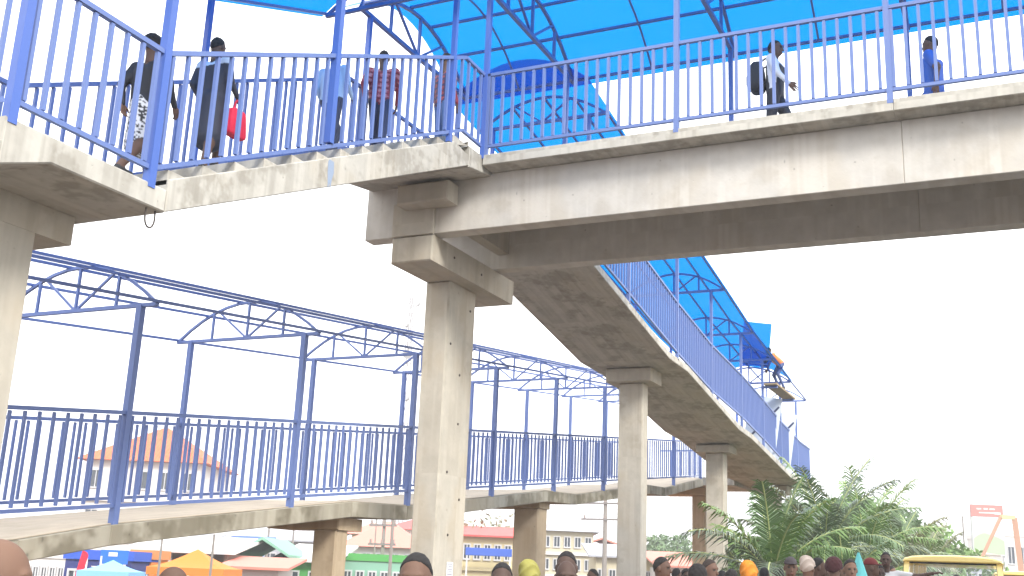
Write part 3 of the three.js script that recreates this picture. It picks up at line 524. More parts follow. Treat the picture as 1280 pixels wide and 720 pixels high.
// ------------------------------------------------------------------ minibus with its conductor
function minibus(label, p, yaw, o = {}) {
  const yel = new THREE.MeshPhysicalMaterial({ color: col(0.9, 0.66, 0.2), roughness: 0.4, clearcoat: 0.5 }), blk = std({ color: col(0.02, 0.02, 0.02) }), glass = new THREE.MeshPhysicalMaterial({ color: col(0.82, 0.86, 0.9), transmission: 1, thickness: 0, roughness: 0.03 }), rub = std({ color: col(0.025, 0.025, 0.025), roughness: 0.95 }), rim = std({ color: col(0.4, 0.4, 0.4), metalness: 0.7, roughness: 0.4 }), chrome = std({ color: col(0.6, 0.6, 0.6), metalness: 0.9, roughness: 0.25 });
  const t = thing('minibus', label, 'minibus', o.grp, [p.x, 0, p.z]); t.rotation.y = yaw; const W = o.W || 0.82, Hh = o.H || 2.22;   // front looks along +z
  part('lower_body', prismX([[2.15, 0.42], [2.3, 0.55], [2.3, 0.95], [2.12, 1.3], [-2.3, 1.3], [-2.35, 0.5], [-2.25, 0.38]], -W, W, 0.05), yel, t);
  const s = new THREE.Shape(); const pts = [[-W * 0.93, 0], [-W * 0.9, 0.07], [-W * 0.76, 0.125], [-W * 0.4, 0.16], [0, 0.17], [W * 0.4, 0.16], [W * 0.76, 0.125], [W * 0.9, 0.07], [W * 0.93, 0]]; pts.forEach(([x, y], i) => i ? s.lineTo(x, y) : s.moveTo(x, y)); s.closePath();
  const rg = new THREE.ExtrudeGeometry(s, { depth: 3.9, bevelEnabled: true, bevelSize: 0.05, bevelThickness: 0.08, bevelSegments: 3, bevelOffset: -0.03 }); rg.scale(1, 0.6, 1); rg.translate(0, Hh - 0.12, -2.25); part('roof', rg, yel, t);
  const y0 = 1.3, y1 = Hh - 0.13;
  for (const sx of [-1, 1]) {
    part('pillar', bar(V(sx * (W - 0.06), y0, 2.08), V(sx * (W * 0.9 - 0.03), y1, 1.62), 0.08, 0.09), yel, t);
    for (const z of [0.7, -0.5, -1.6]) part('pillar', bar(V(sx * (W - 0.06), y0, z), V(sx * (W * 0.9 - 0.03), y1, z), 0.06, 0.1), yel, t);
    part('pillar', bar(V(sx * (W - 0.06), y0, -2.22), V(sx * (W * 0.9 - 0.03), y1, -2.2), 0.1, 0.12), yel, t);
    part('side_stripe', box(sx * (W + 0.001), sx * (W + 0.006), 0.95, 1.07, -2.2, 2.0), blk, t);
    const wn = bar(V(sx * (W - 0.05), (y0 + y1) / 2, -2.1), V(sx * (W - 0.05), (y0 + y1) / 2, 1.75), 0.006, y1 - y0 - 0.02); part('side_window', wn, glass, t);
    for (const z of [-1.45, 1.4]) { const w = group('wheel', t); const tg = new THREE.CylinderGeometry(0.31, 0.31, 0.18, 28); tg.rotateZ(Math.PI / 2); tg.translate(sx * (W - 0.09), 0.31, z); part('tyre', tg, rub, w); const r2 = new THREE.CylinderGeometry(0.18, 0.18, 0.19, 20); r2.rotateZ(Math.PI / 2); r2.translate(sx * (W - 0.08), 0.31, z); part('rim', r2, rim, w); }
    const hl = new THREE.CylinderGeometry(0.11, 0.11, 0.05, 24); hl.rotateX(Math.PI / 2); hl.translate(sx * W * 0.68, 0.85, 2.31); part('headlight', hl, chrome, t);
    part('mirror', cbox(sx * (W + 0.05), sx * (W + 0.2), 1.45, 1.7, 1.95, 2.0, 0.015), blk, t);
  }
  const wsh = new THREE.PlaneGeometry(W * 1.74, Math.hypot(y1 - y0, 0.46)); wsh.rotateX(-Math.atan2(0.46, y1 - y0)); wsh.translate(0, (y0 + y1) / 2, 1.88); part('windscreen', wsh, glass, t);
  part('windscreen_seal', mergeGeometries([bar(V(-W * 0.86, y1 - 0.01, 1.66), V(W * 0.86, y1 - 0.01, 1.66), 0.03, 0.03), bar(V(-W * 0.9, y0 + 0.02, 2.1), V(W * 0.9, y0 + 0.02, 2.1), 0.03, 0.03)]), rub, t);
  part('bumper', cbox(-W, W, 0.4, 0.55, 2.28, 2.4, 0.03), blk, t);
  part('seat_row', mergeGeometries([cbox(-0.7, 0.7, 0.9, 1.32, -0.2, 0.0, 0.03), cbox(-0.7, 0.7, 0.9, 1.45, -1.3, -1.1, 0.03)]), std({ color: col(0.06, 0.05, 0.05) }), t);
  return t;
}
const vp = at(1186, 697, 18); vp.y = 0;
minibus('yellow minibus with raised roof facing down the road toward the bridge', V(vp.x, 0, vp.z - 1.9), 0.02, { grp: 'yellow minibuses on the road' });
person('driver in grey shirt behind the windscreen of the yellow minibus', V(vp.x + 0.02, 0.22, vp.z - 1.25), 0, 1.7, { pose: 'sit', top: [0.25, 0.25, 0.27], skin: 1, grp: 'people in the street', fine: 0.024 });
person('conductor in white vest leaning out of the minibus with arm on roof', (q => V(q.x, q.y - 1.72, q.z))(at(1107, 690, 17.6)), 0.1, 1.72, { pose: 'reach', top: [0.62, 0.6, 0.58], skin: 1, hair: 'crop', grp: 'people in the street', fine: 0.02 });
const v2 = at(1268, 701, 33);
minibus('second yellow minibus queuing far behind the first', V(v2.x + 0.15, 0, v2.z), 0.05, { grp: 'yellow minibuses on the road', H: 2.3 });
{ // turquoise cone: a folded parasol
  const p = at(1073, 690, 16); const t = thing('folded_parasol', 'folded turquoise parasol standing upright among the roadside crowd', 'parasol', null, [p.x, 0.12, p.z]); const h = p.y - 0.12;
  const g = new THREE.LatheGeometry([[0.012, h], [0.03, h - 0.06], [0.07, h - 0.2], [0.13, h - 0.42], [0.125, h - 0.44]].map(q => new THREE.Vector2(...q)), 18); const a = g.attributes.position; for (let i = 0; i < a.count; i++) { const th = Math.atan2(a.getZ(i), a.getX(i)), k = 1 + 0.14 * Math.sin(th * 6); a.setX(i, a.getX(i) * k); a.setZ(i, a.getZ(i) * k); } g.computeVertexNormals();
  part('cloth', g, std({ color: col(0.16, 0.6, 0.6), side: THREE.DoubleSide }), t); part('pole', (() => { const c = new THREE.CylinderGeometry(0.015, 0.015, h, 8); c.translate(0, h / 2, 0); return c; })(), M.steel, t);
}

// ------------------------------------------------------------------ palms and trees
const leafM = [[0.12, 0.2, 0.075], [0.15, 0.26, 0.06], [0.15, 0.2, 0.125], [0.22, 0.22, 0.13]].map(c => new THREE.MeshPhysicalMaterial({ color: col(...c), roughness: 0.5, transmission: 0.2, thickness: 0, side: THREE.DoubleSide }));
const rachisM = std({ color: col(0.38, 0.42, 0.17) }), barkM = std({ map: tex(256, (u, v) => { const t = 0.11 * (0.6 + 0.8 * nC(u, v)); return [t * 1.15, t, t * 0.8]; }, 1), roughness: 1 });
function frondGeo(L, e0, e1, wid) {
  const N = 22, P = [V(0, 0, 0)], D = []; for (let i = 0; i < N; i++) { const e = e0 + (e1 - e0) * Math.pow((i + 0.5) / N, 1.4), d = V(Math.cos(e), Math.sin(e), 0); D.push(d); P.push(P[i].clone().addScaledVector(d, L / N)); } D.push(D[N - 1]);
  const pos = [], idx = [];
  const n = 46;
  for (let k = 0; k < n; k++) for (const s of [-1, 1]) {
    const t = 0.1 + 0.9 * (k + rnd() * 0.6) / n, f = t * N, i = Math.min(N - 1, Math.floor(f)), p = P[i].clone().lerp(P[i + 1], f - i), d = D[i], up = V(-d.y, d.x, 0);
    const l = wid * Math.pow(Math.sin(Math.PI * (0.08 + 0.84 * t)), 0.7) * rr(0.85, 1.1), dr = rr(0.35, 0.95);
    const o = V(0, 0, s).multiplyScalar(0.78).addScaledVector(d, 0.55 + 0.35 * t).addScaledVector(up, rr(0.05, 0.3)).normalize();
    const m = p.clone().addScaledVector(o, l * 0.55), q = m.clone().addScaledVector(o, l * 0.45); q.y -= l * dr * 0.8; m.y -= l * dr * 0.15;
    const w = d.clone().multiplyScalar(0.014 + 0.012 * rnd()), b = pos.length / 3;
    for (const v of [p.clone().sub(w), p.clone().add(w), m.clone().sub(w), m.clone().add(w), q]) pos.push(v.x, v.y, v.z);
    idx.push(b, b + 1, b + 3, b, b + 3, b + 2, b + 2, b + 3, b + 4);
  }
  const g = new THREE.BufferGeometry(); g.setAttribute('position', new THREE.Float32BufferAttribute(pos, 3)); g.setIndex(idx); g.computeVertexNormals();
  const rg = new THREE.TubeGeometry(new THREE.CatmullRomCurve3(P.filter((_, i) => i % 3 === 0 || i === N)), 14, 0.017, 5); return [g, rg];
}
function palm(label, px, pyTop, d, trunkH, L, nF, mats, x0 = 0) {
  const p = at(px, pyTop, d); const t = thing('palm_tree', label, 'palm tree', 'palms beside the road', [p.x + x0, 0, p.z]); const top = trunkH;
  const tp = []; for (let i = 0; i <= 5; i++) tp.push(V(0.06 * Math.sin(i), top * i / 5, 0.05 * Math.cos(i * 1.7)));
  const tr = new THREE.TubeGeometry(new THREE.CatmullRomCurve3(tp), 24, 0.13, 10), a = tr.attributes.position; for (let i = 0; i < a.count; i++) { const k = 1.15 - 0.35 * a.getY(i) / top + 0.06 * Math.sin(a.getY(i) * 40); a.setX(i, a.getX(i) * k); a.setZ(i, a.getZ(i) * k); } part('trunk', mUV(tr), barkM, t);
  for (let i = 0; i < nF; i++) {
    const young = i / nF, e0 = 1.5 - 1.25 * (1 - young) + rr(-0.08, 0.08), e1 = -0.9 + 1.9 * young + rr(-0.2, 0.2), [lg, rg] = frondGeo(L * rr(0.85, 1.1), e0, e1, L * 0.26);
    const f = part('frond', lg, mats[Math.floor(rnd() * mats.length)], t); part('rachis', rg, rachisM, f); f.position.set(tp[5].x, top, tp[5].z); f.rotation.y = i * 2.399 + rr(-0.2, 0.2);
  }
  return t;
}
seed = 2024;
palm('young coconut palm with upright fronds beside the slim column', 966, 575, 24, 1.75, 2.45, 17, [leafM[0], leafM[1], leafM[2]]);
palm('palm with spreading fronds behind the young coconut palm', 1030, 580, 29, 2.4, 2.7, 18, [leafM[0], leafM[2]]);
palm('leaning palm further along the row of palms', 1082, 600, 33, 2.5, 2.7, 17, [leafM[0], leafM[1], leafM[2]]);
palm('short bushy palm before the turning platform', 945, 650, 28, 1.2, 1.5, 14, [leafM[2], leafM[0]]);
palm('palm with yellowing fronds near the minibus', 1118, 632, 36, 2.1, 2.5, 18, [leafM[3], leafM[0]]);
palm('far palm at the end of the row near the minibus roof', 1152, 650, 42, 2.0, 2.6, 18, [leafM[3], leafM[1]]);
palm('low palm filling the gap between two roadside palms', 1055, 630, 27, 1.2, 2.0, 16, [leafM[1], leafM[0]]);
palm('dark palm standing in the middle of the row', 1000, 615, 32, 2.0, 2.4, 18, [leafM[2], leafM[0]]);
function tree(name, label, px, pyTop, d, R, sq, n, mat, size, grp, bare = 0) {
  const p = at(px, pyTop, d), H = p.y; const t = thing(name, label, 'tree', grp, [p.x, 0, p.z]); const cy = H - R * sq;
  const limbs = [bar(V(0, 0, 0), V(0, cy, 0), 0.06 * R, 0.06 * R)]; for (let i = 0; i < 9; i++) { const a = i * 2.4; limbs.push(bar(V(0, cy * rr(0.55, 0.9), 0), V(Math.cos(a) * R * 0.7, cy + R * sq * rr(-0.2, 0.7), Math.sin(a) * R * 0.7), 0.022 * R, 0.022 * R)); }
  part('trunk', mUV(mergeGeometries(limbs)), barkM, t);
  const cl = []; for (let i = 0; i < 26; i++) { const a = rnd() * TAU, u = rr(-0.8, 1), r = Math.sqrt(Math.max(0, 1 - u * u)) * rr(0.4, 0.95); cl.push([Math.cos(a) * r * R, cy + u * R * sq * 0.85, Math.sin(a) * r * R, R * rr(0.16, 0.34)]); }
  const pos = [], nn = bare ? n * 0.3 : n;
  for (let i = 0; i < nn; i++) { const c = cl[i % 26], q = V(rr(-1, 1), rr(-1, 1), rr(-1, 1)); if (q.lengthSq() > 1) q.normalize(); q.multiplyScalar(c[3]).add(V(c[0], c[1], c[2])); const u = V(rr(-1, 1), rr(-1, 1), rr(-1, 1)).normalize().multiplyScalar(size * rr(0.6, 1.3)), w = V(rr(-1, 1), rr(-1, 1), rr(-1, 1)).cross(u).normalize().multiplyScalar(size * 0.4); for (const v of [q.clone().sub(u), q.clone().add(w), q.clone().sub(w), q.clone().add(w), q.clone().add(u), q.clone().sub(w)]) pos.push(v.x, v.y, v.z); }
  const g = new THREE.BufferGeometry(); g.setAttribute('position', new THREE.Float32BufferAttribute(pos, 3)); g.computeVertexNormals(); part('crown', g, mat, t); return t;
}
for (const [px, py, d, R, lab] of [[834, 670, 95, 3.6, 'hazy grey green tree seen between the two ramp columns'], [852, 680, 92, 3.2, 'smaller hazy tree beside the one between the ramp columns'], [815, 684, 98, 3, 'low hazy tree left of the trees between the ramp columns'], [612, 640, 75, 3.4, 'thin bare tree rising behind the red roof'], [1127, 628, 60, 1.1, 'narrow pointed tree standing above the roadside palms'], [1165, 664, 58, 3.4, 'rounded tree at the end of the palm row'], [1095, 640, 48, 3.2, 'leafy tree behind the leaning palm'], [1045, 630, 44, 3.0, 'dense tree behind the spreading palm'], [995, 655, 42, 2.0, 'dense low tree behind the young coconut palm'], [925, 672, 46, 1.5, 'low tree behind the slim column']])
  tree('tree', lab, px, py, d, R, px === 1127 ? 1.7 : 0.75, px === 612 ? 900 : 2600, leafM[px === 612 ? 3 : (px % 3)], 0.24, 'trees in the background', px === 612);

// ------------------------------------------------------------------ buildings and market
const paint = (r, g, b, ro = 0.9) => std({ color: col(r, g, b), roughness: ro });
const BM = { white: paint(0.62, 0.6, 0.57), cream: paint(0.55, 0.47, 0.27), beige: paint(0.5, 0.45, 0.32), orange: paint(0.6, 0.22, 0.07), salmon: paint(0.62, 0.22, 0.17), red: paint(0.62, 0.1, 0.09), glass: std({ color: col(0.05, 0.06, 0.075), roughness: 0.15 }), frame: paint(0.5, 0.5, 0.5), green: paint(0.07, 0.3, 0.07), mint: paint(0.2, 0.38, 0.28), roofW: paint(0.66, 0.64, 0.61), grey: paint(0.34, 0.35, 0.38), blue: paint(0.03, 0.09, 0.45), sky: paint(0.2, 0.42, 0.68), tentO: paint(0.62, 0.19, 0.03), dark: paint(0.05, 0.045, 0.045), navy: paint(0.03, 0.04, 0.16) };
// a building whose front spans px0..px1 at depth d and faces the camera side
function building(name, label, px0, px1, pyTop, d, depth, o = {}) {
  const a = at(px0, pyTop, d), b = at(px1, pyTop, d), W = Math.hypot(b.x - a.x, b.z - a.z), H = (a.y + b.y) / 2, m = a.clone().lerp(b, 0.5);
  const t = thing(name, label, o.cat || 'building', o.grp, [m.x, 0, m.z]); t.rotation.y = Math.atan2(a.z - b.z, b.x - a.x) + (o.turn || 0);
  const wall = o.wall || BM.white; if (o.open) { part('wall', mergeGeometries([box(-W / 2, W / 2, -0.1, H, -depth, -depth + 0.15), box(-W / 2, -W / 2 + 0.15, -0.1, H, -depth + 0.16, 0), box(W / 2 - 0.15, W / 2, -0.1, H, -depth + 0.16, 0)]), wall, t); for (let k = 1; k < 5; k++) part('post', box(-W / 2 + W * k / 5 - 0.06, -W / 2 + W * k / 5 + 0.06, 0, H, -0.14, -0.02), BM.frame, t); } else part('wall', box(-W / 2, W / 2, -0.1, H, -depth, 0), wall, t);
  const fl = o.floors || 1, nc = o.cols ?? 3, fh = H / fl;
  for (let f = 0; f < fl; f++) for (let c = 0; c < nc; c++) {
    const cx = -W / 2 + W * (c + 0.5) / nc, cy = fh * (f + 0.52), w = Math.min(1.5, W / nc * 0.5), h = fh * 0.42;
    if (H - cy > 0.6 || fl > 1) { const wn = part('window', mergeGeometries([box(cx - w / 2 - 0.07, cx + w / 2 + 0.07, cy + h / 2, cy + h / 2 + 0.08, 0.002, 0.07), box(cx - w / 2 - 0.07, cx + w / 2 + 0.07, cy - h / 2 - 0.1, cy - h / 2, 0.002, 0.12), box(cx - w / 2 - 0.07, cx - w / 2, cy - h / 2, cy + h / 2, 0.002, 0.07), box(cx + w / 2, cx + w / 2 + 0.07, cy - h / 2, cy + h / 2, 0.002, 0.07), box(cx - 0.03, cx + 0.03, cy - h / 2, cy + h / 2, 0.012, 0.05)]), BM.frame, t); part('pane', box(cx - w / 2, cx + w / 2, cy - h / 2, cy + h / 2, 0.002, 0.01), BM.glass, wn); }
  }
  if (o.floors > 1) for (let f = 1; f < fl; f++) part('string_course', box(-W / 2 - 0.1, W / 2 + 0.1, fh * f - 0.12, fh * f + 0.1, 0.003, 0.25), o.band || wall, t);
  const rh = o.rise || 1, e = o.eave ?? 0.5, rm = o.roof || BM.red;
  if (o.kind === 'hip') {
    const x = W / 2 + e, z0 = e, z1 = -depth - e, rx = Math.max(0.2, x - (z0 - z1) / 2), zc = (z0 + z1) / 2; const P = [[-x, H, z0], [x, H, z0], [x, H, z1], [-x, H, z1], [-rx, H + rh, zc], [rx, H + rh, zc]], I = [0, 1, 5, 0, 5, 4, 1, 2, 5, 2, 3, 4, 2, 4, 5, 3, 0, 4, 0, 3, 2, 0, 2, 1];
    const g = new THREE.BufferGeometry(); g.setAttribute('position', new THREE.Float32BufferAttribute(I.flatMap(i => P[i]), 3)); g.computeVertexNormals(); part('roof', mUV(g), rm, t);
  } else if (o.kind === 'gable') part('roof', (() => { const s = new THREE.Shape(); s.moveTo(-W / 2 - e, H); s.lineTo(0, H + rh); s.lineTo(W / 2 + e, H); s.lineTo(W / 2 + e, H + 0.12); s.lineTo(0, H + rh + 0.14); s.lineTo(-W / 2 - e, H + 0.12); const g = new THREE.ExtrudeGeometry(s, { depth: depth + 0.8, bevelEnabled: false }); g.translate(0, 0, -depth - 0.4); return g; })(), rm, t);
  else if (o.kind === 'lean') { part('roof', bar(V(0, H + 0.02, e), V(0, H + rh, -depth - e), W + 2 * e, 0.1), rm, t); }
  else part('parapet', box(-W / 2 - 0.08, W / 2 + 0.08, H + 0.002, H + 0.35, -depth - 0.08, 0.08), o.band || wall, t);
  return t;
}
const tileT = tex(256, (u, v) => { const k = 0.75 + 0.35 * nB(u, v) + 0.1 * Math.sin(u * TAU * 12); return [0.55 * k, 0.13 * k, 0.045 * k]; }, 3);
building('house', 'white house with orange tiled hip roof seen through the ramp railing', 108, 252, 577, 85, 9, { kind: 'hip', roof: std({ map: tileT }), rise: 3.2, eave: 0.7, floors: 3, cols: 5 });
building('market_shed', 'long market shed with pale sheet roof and dark open front', 165, 285, 690, 46, 5, { kind: 'lean', roof: BM.roofW, wall: paint(0.3, 0.2, 0.15), rise: 0.75, eave: 0.4, cols: 0, open: true, cat: 'shed' });
building('shop', 'orange painted kiosk under the pale shed roof', 165, 190, 699, 42, 2, { wall: BM.tentO, cols: 1, band: BM.orange });
building('shop', 'green walled shop with white sheet roof beside the squat column', 352, 410, 702, 52, 6, { kind: 'lean', wall: BM.green, roof: BM.roofW, rise: 0.9, eave: 0.5, cols: 2 });
building('shop', 'mint green gabled shop with salmon lower roof', 306, 350, 696, 50, 5, { kind: 'gable', wall: BM.mint, roof: BM.mint, rise: 0.75, cols: 2 });
building('shop', 'low stall with salmon sheet roof before the mint gabled shop', 288, 348, 711, 44, 3, { kind: 'lean', wall: BM.white, roof: BM.salmon, rise: 0.45, cols: 2 });
building('warehouse', 'long grey roofed warehouse behind the green shop', 300, 405, 676, 75, 8, { kind: 'lean', wall: BM.grey, roof: BM.grey, rise: 0.9, cols: 4 });
building('shop', 'low blue roofed shops behind the orange tent', 270, 306, 686, 60, 5, { kind: 'lean', wall: BM.sky, roof: BM.blue, rise: 0.8, cols: 3 });
building('house', 'white two storey building with salmon roof beside the tall column', 432, 520, 684, 62, 8, { kind: 'hip', wall: BM.white, roof: BM.salmon, rise: 1.6, floors: 2, cols: 5 });
building('shop', 'row of green fronted shops at the foot of the white building', 428, 520, 702, 55, 3, { wall: BM.mint, cols: 6, band: BM.green });
building('apartment_building', 'yellow two storey building with bright red roof and blue sign band', 578, 642, 671, 66, 8, { kind: 'lean', wall: BM.cream, roof: BM.red, rise: 0.9, floors: 2, cols: 5 });
building('apartment_building', 'cream three storey block with pale bands behind the squat column', 664, 742, 664, 84, 9, { kind: 'hip', wall: BM.beige, roof: BM.grey, band: BM.white, rise: 0.9, floors: 3, cols: 6 });
building('house', 'small ochre house below the hazy trees', 803, 832, 700, 70, 5, { kind: 'hip', wall: BM.cream, roof: BM.cream, rise: 0.5, cols: 2 });
building('market_shed', 'low open sheds with rusty roofs beyond the palms', 1180, 1235, 694, 62, 5, { kind: 'lean', wall: BM.grey, roof: paint(0.33, 0.29, 0.25), rise: 0.6, cols: 3, cat: 'shed' });
building('house', 'pale low building beyond the second minibus', 1255, 1330, 672, 95, 8, { wall: BM.white, floors: 2, cols: 5 });
building('boundary_wall', 'pale pierced block wall beyond the ramp foot', 0, 84, 697, 48, 0.3, { wall: BM.white, cols: 8, cat: 'wall' });
for (const [a, b, y, d, lab, w, r, k] of [[10, 60, 690, 70, 'pale red roofed house beyond the pierced wall', 'white', 'salmon', 'hip'], [180, 236, 682, 72, 'pink walled row of shops behind the long market shed', 'salmon', 'grey', 'lean'], [236, 300, 678, 88, 'pale block far behind the orange tent', 'white', 'roofW', 'flat'], [440, 478, 668, 82, 'cream block behind the white building with salmon roof', 'cream', 'salmon', 'hip'], [484, 545, 662, 90, 'white block with red roof half hidden by the tall column', 'white', 'red', 'hip'], [618, 672, 664, 98, 'pale block behind the yellow building', 'beige', 'roofW', 'flat'], [715, 790, 690, 88, 'low salmon roofed houses behind the utility pole', 'white', 'salmon', 'gable'], [745, 800, 697, 70, 'low grey roofed shops near the foot of the utility pole', 'beige', 'grey', 'lean'], [828, 868, 709, 64, 'low white shops below the hazy trees', 'white', 'salmon', 'lean']])
  building('house', lab, a, b, y, d, 7, { wall: BM[w], roof: BM[r], kind: k, rise: 1, floors: y < 680 ? 2 : 1, cols: 4, grp: 'far houses along the street' });
{ // sign band of the yellow building
  const a = at(582, 686, 64.5), b = at(640, 689, 64.5), m = a.clone().lerp(b, 0.5), W = a.distanceTo(b), s = thing('shop_sign', 'long blue sign band with pale lettering strokes on the yellow building', 'sign', null, [m.x, m.y, m.z]); s.rotation.y = Math.atan2(a.z - b.z, b.x - a.x);
  part('board', cbox(-W / 2, W / 2, -0.35, 0.1, -0.06, 0.06, 0.02), paint(0.04, 0.1, 0.42), s); for (const x of [-W / 2 + 0.1, W / 2 - 0.1]) part('leg', box(x - 0.05, x + 0.05, -m.y, -0.352, -0.05, 0.05), BM.frame, s);
}
{ // blue kiosk with white logo patch, red banner, tents
  const k = building('kiosk', 'blue market kiosk with white framed front and blue fascia sign', 82, 165, 700, 40, 3, { wall: BM.navy, cols: 3, band: BM.blue, cat: 'kiosk' });
  const a = at(126, 688, 39), sg = thing('shop_sign', 'bright blue board with white patch above the blue kiosk', 'sign', null, [a.x, a.y - 0.25, a.z]); sg.rotation.y = k.rotation.y; part('board', cbox(0, 1.0, -0.2, 0.28, -0.05, 0, 0.01), paint(0.02, 0.14, 0.62), sg); part('emblem', cbox(0.3, 0.62, 0.06, 0.2, 0.002, 0.012, 0.004), BM.roofW, sg); for (const x of [0.1, 0.9]) part('post', box(x - 0.04, x + 0.04, -a.y + 0.25, -0.202, -0.06, 0), BM.frame, sg);
  const f = at(104, 688, 36), b = at(92, 720, 36), fl = thing('banner', 'slanting red feather banner before the blue kiosk', 'banner', null, [b.x, 0, b.z]);
  const sh = new THREE.Shape(); const dx = f.x - b.x, y0 = b.y - 0.3, y1 = f.y; sh.moveTo(0, y0); sh.quadraticCurveTo(dx * 0.3, (y0 + y1) / 2, dx * 0.75, y1); sh.quadraticCurveTo(dx + 0.2, y1 - 0.05, dx + 0.18, y1 - 0.2); sh.quadraticCurveTo(dx * 0.5 + 0.25, (y0 + y1) / 2, 0.25, y0); sh.closePath();
  const fg = new THREE.ExtrudeGeometry(sh, { depth: 0.012, bevelEnabled: false }); part('cloth', fg, std({ color: col(0.6, 0.02, 0.05), side: THREE.DoubleSide }), fl); part('pole', bar(V(-0.02, 0, -0.01), V(-0.02, y0 + 0.1, -0.01), 0.03, 0.03), BM.frame, fl);
  for (const [px, py] of [[109, 698], [127, 695]]) { const q = at(px, py, 37), t = thing('market_pole', px < 120 ? 'white market pole next to the red banner' : 'white market pole under the white patched blue board', 'pole', 'white market poles', [q.x, 0, q.z]); part('shaft', (() => { const c = new THREE.CylinderGeometry(0.03, 0.035, q.y, 10); c.translate(0, q.y / 2, 0); return c; })(), BM.roofW, t); part('crossbar', bar(V(-0.35, q.y - 0.35, 0.04), V(0.4, q.y - 0.35, 0.04), 0.03, 0.03), BM.roofW, t); }
}
function tent(label, px0, px1, pyTop, pyEave, d, mat) {
  const a = at(px0, pyEave, d), b = at(px1, pyEave, d), tp = at((px0 + px1) / 2, pyTop, d), W = a.distanceTo(b), m = a.clone().lerp(b, 0.5), t = thing('market_tent', label, 'tent', 'market tents', [m.x, 0, m.z]); t.rotation.y = Math.atan2(a.z - b.z, b.x - a.x);
  const h = W / 2, y = m.y, Y = tp.y, pos = [], q = [[-h, h], [h, h], [h, -h], [-h, -h]], N = 8;
  for (let k = 0; k < 4; k++) { const A = q[k], B = q[(k + 1) % 4]; for (let i = 0; i < N; i++) { const P = (u, s) => { const x = A[0] + (B[0] - A[0]) * s, z = A[1] + (B[1] - A[1]) * s; return [x * (1 - u), y + (Y - y) * Math.pow(u, 1.5), z * (1 - u)]; }; const u0 = i / N, u1 = (i + 1) / N; pos.push(...P(u0, 0), ...P(u0, 1), ...P(u1, 1), ...P(u0, 0), ...P(u1, 1), ...P(u1, 0)); } pos.push(A[0], y, A[1], A[0], y - 0.25, A[1], B[0], y - 0.25, B[1], A[0], y, A[1], B[0], y - 0.25, B[1], B[0], y, B[1]); }
  const g = new THREE.BufferGeometry(); g.setAttribute('position', new THREE.Float32BufferAttribute(pos, 3)); g.computeVertexNormals(); mat.side = THREE.DoubleSide; part('cover', g, mat, t); for (const [x, z] of q) part('leg', box(x * 0.97 - 0.02, x * 0.97 + 0.02, 0, y, z * 0.97 - 0.02, z * 0.97 + 0.02), BM.frame, t);
}
tent('light blue peaked market tent before the blue kiosk', 108, 172, 700, 714, 34, BM.sky);
tent('wide orange peaked market tent under the ramp', 198, 292, 686, 710, 38, BM.tentO);
// poles
function pole(label, px, pyTop, d, arm, r = 0.1) {
  const p = at(px, pyTop, d), t = thing('utility_pole', label, 'utility pole', 'poles along the street', [p.x, 0, p.z]); const g = new THREE.CylinderGeometry(r * 0.7, r, p.y, 10); g.translate(0, p.y / 2, 0); part('shaft', g, paint(0.22, 0.2, 0.18), t);
  if (arm) for (const k of [0.35, 1.3]) { part('crossarm', bar(V(-arm, p.y - k, 0.12), V(arm, p.y - k, -0.02 + 0.14), 0.09, 0.11), paint(0.2, 0.18, 0.17), t); for (const x of [-arm * 0.85, 0, arm * 0.85]) { const c = new THREE.CylinderGeometry(0.05, 0.07, 0.2, 8); c.translate(x, p.y - k + 0.155, 0.12); part('insulator', c, paint(0.25, 0.2, 0.18), t); } }
  return p;
}
pole('grey utility pole with two crossarms between the ramp columns', 757, 622, 66, 1.5, 0.16);
pole('thin pole beside the orange tent', 203, 672, 36, 0, 0.05); pole('second thin pole standing through the orange tent peak', 268, 668, 34, 0, 0.05);
pole('thin pole before the white building with salmon roof', 492, 640, 48, 0, 0.09); pole('wooden pole with one stay before the salmon roof', 481, 648, 56, 0.8, 0.12); pole('slender lamp pole right of the salmon roof building', 471, 646, 58, 0, 0.05);
pole('faint pole on the warehouse roof line', 337, 655, 70, 0, 0.09); pole('second faint pole on the warehouse roof line', 368, 655, 72, 0, 0.08); pole('faint pole left of the billboard', 1203, 645, 70, 0, 0.07);
{ // lattice mast in the haze
  const d = 150, p = at(516, 352, d), t = thing('lattice_mast', 'faint tall lattice radio mast in the haze behind the tall column', 'mast', null, [p.x, 0, p.z]); const H = p.y, w = y => 1.3 - 0.9 * y / H, C = [[-1, -1], [1, -1], [1, 1], [-1, 1]], m = paint(0.3, 0.28, 0.28);
  for (const [a, b] of C) part('leg', bar(V(a * w(0) / 2, 0, b * w(0) / 2), V(a * w(H) / 2, H, b * w(H) / 2), 0.09, 0.09), m, t);
  const gs = []; for (let y = 0; y < H - 2; y += 2) for (let k = 0; k < 4; k++) { const A = C[k], B = C[(k + 1) % 4]; gs.push(bar(V(A[0] * w(y) / 2, y, A[1] * w(y) / 2), V(B[0] * w(y + 2) / 2, y + 2, B[1] * w(y + 2) / 2), 0.06, 0.06)); } part('lattice_bracing', mergeGeometries(gs), m, t);
  for (const [y, a] of [[H - 3, 0], [H - 6, 2], [H - 10, 4], [H - 16, 1]]) { const c = new THREE.CylinderGeometry(0.6, 0.6, 0.4, 16); c.rotateX(Math.PI / 2); c.translate(Math.cos(a) * 0.8, y, Math.sin(a) * 0.8); part('dish', c, paint(0.4, 0.4, 0.4), t); }
}
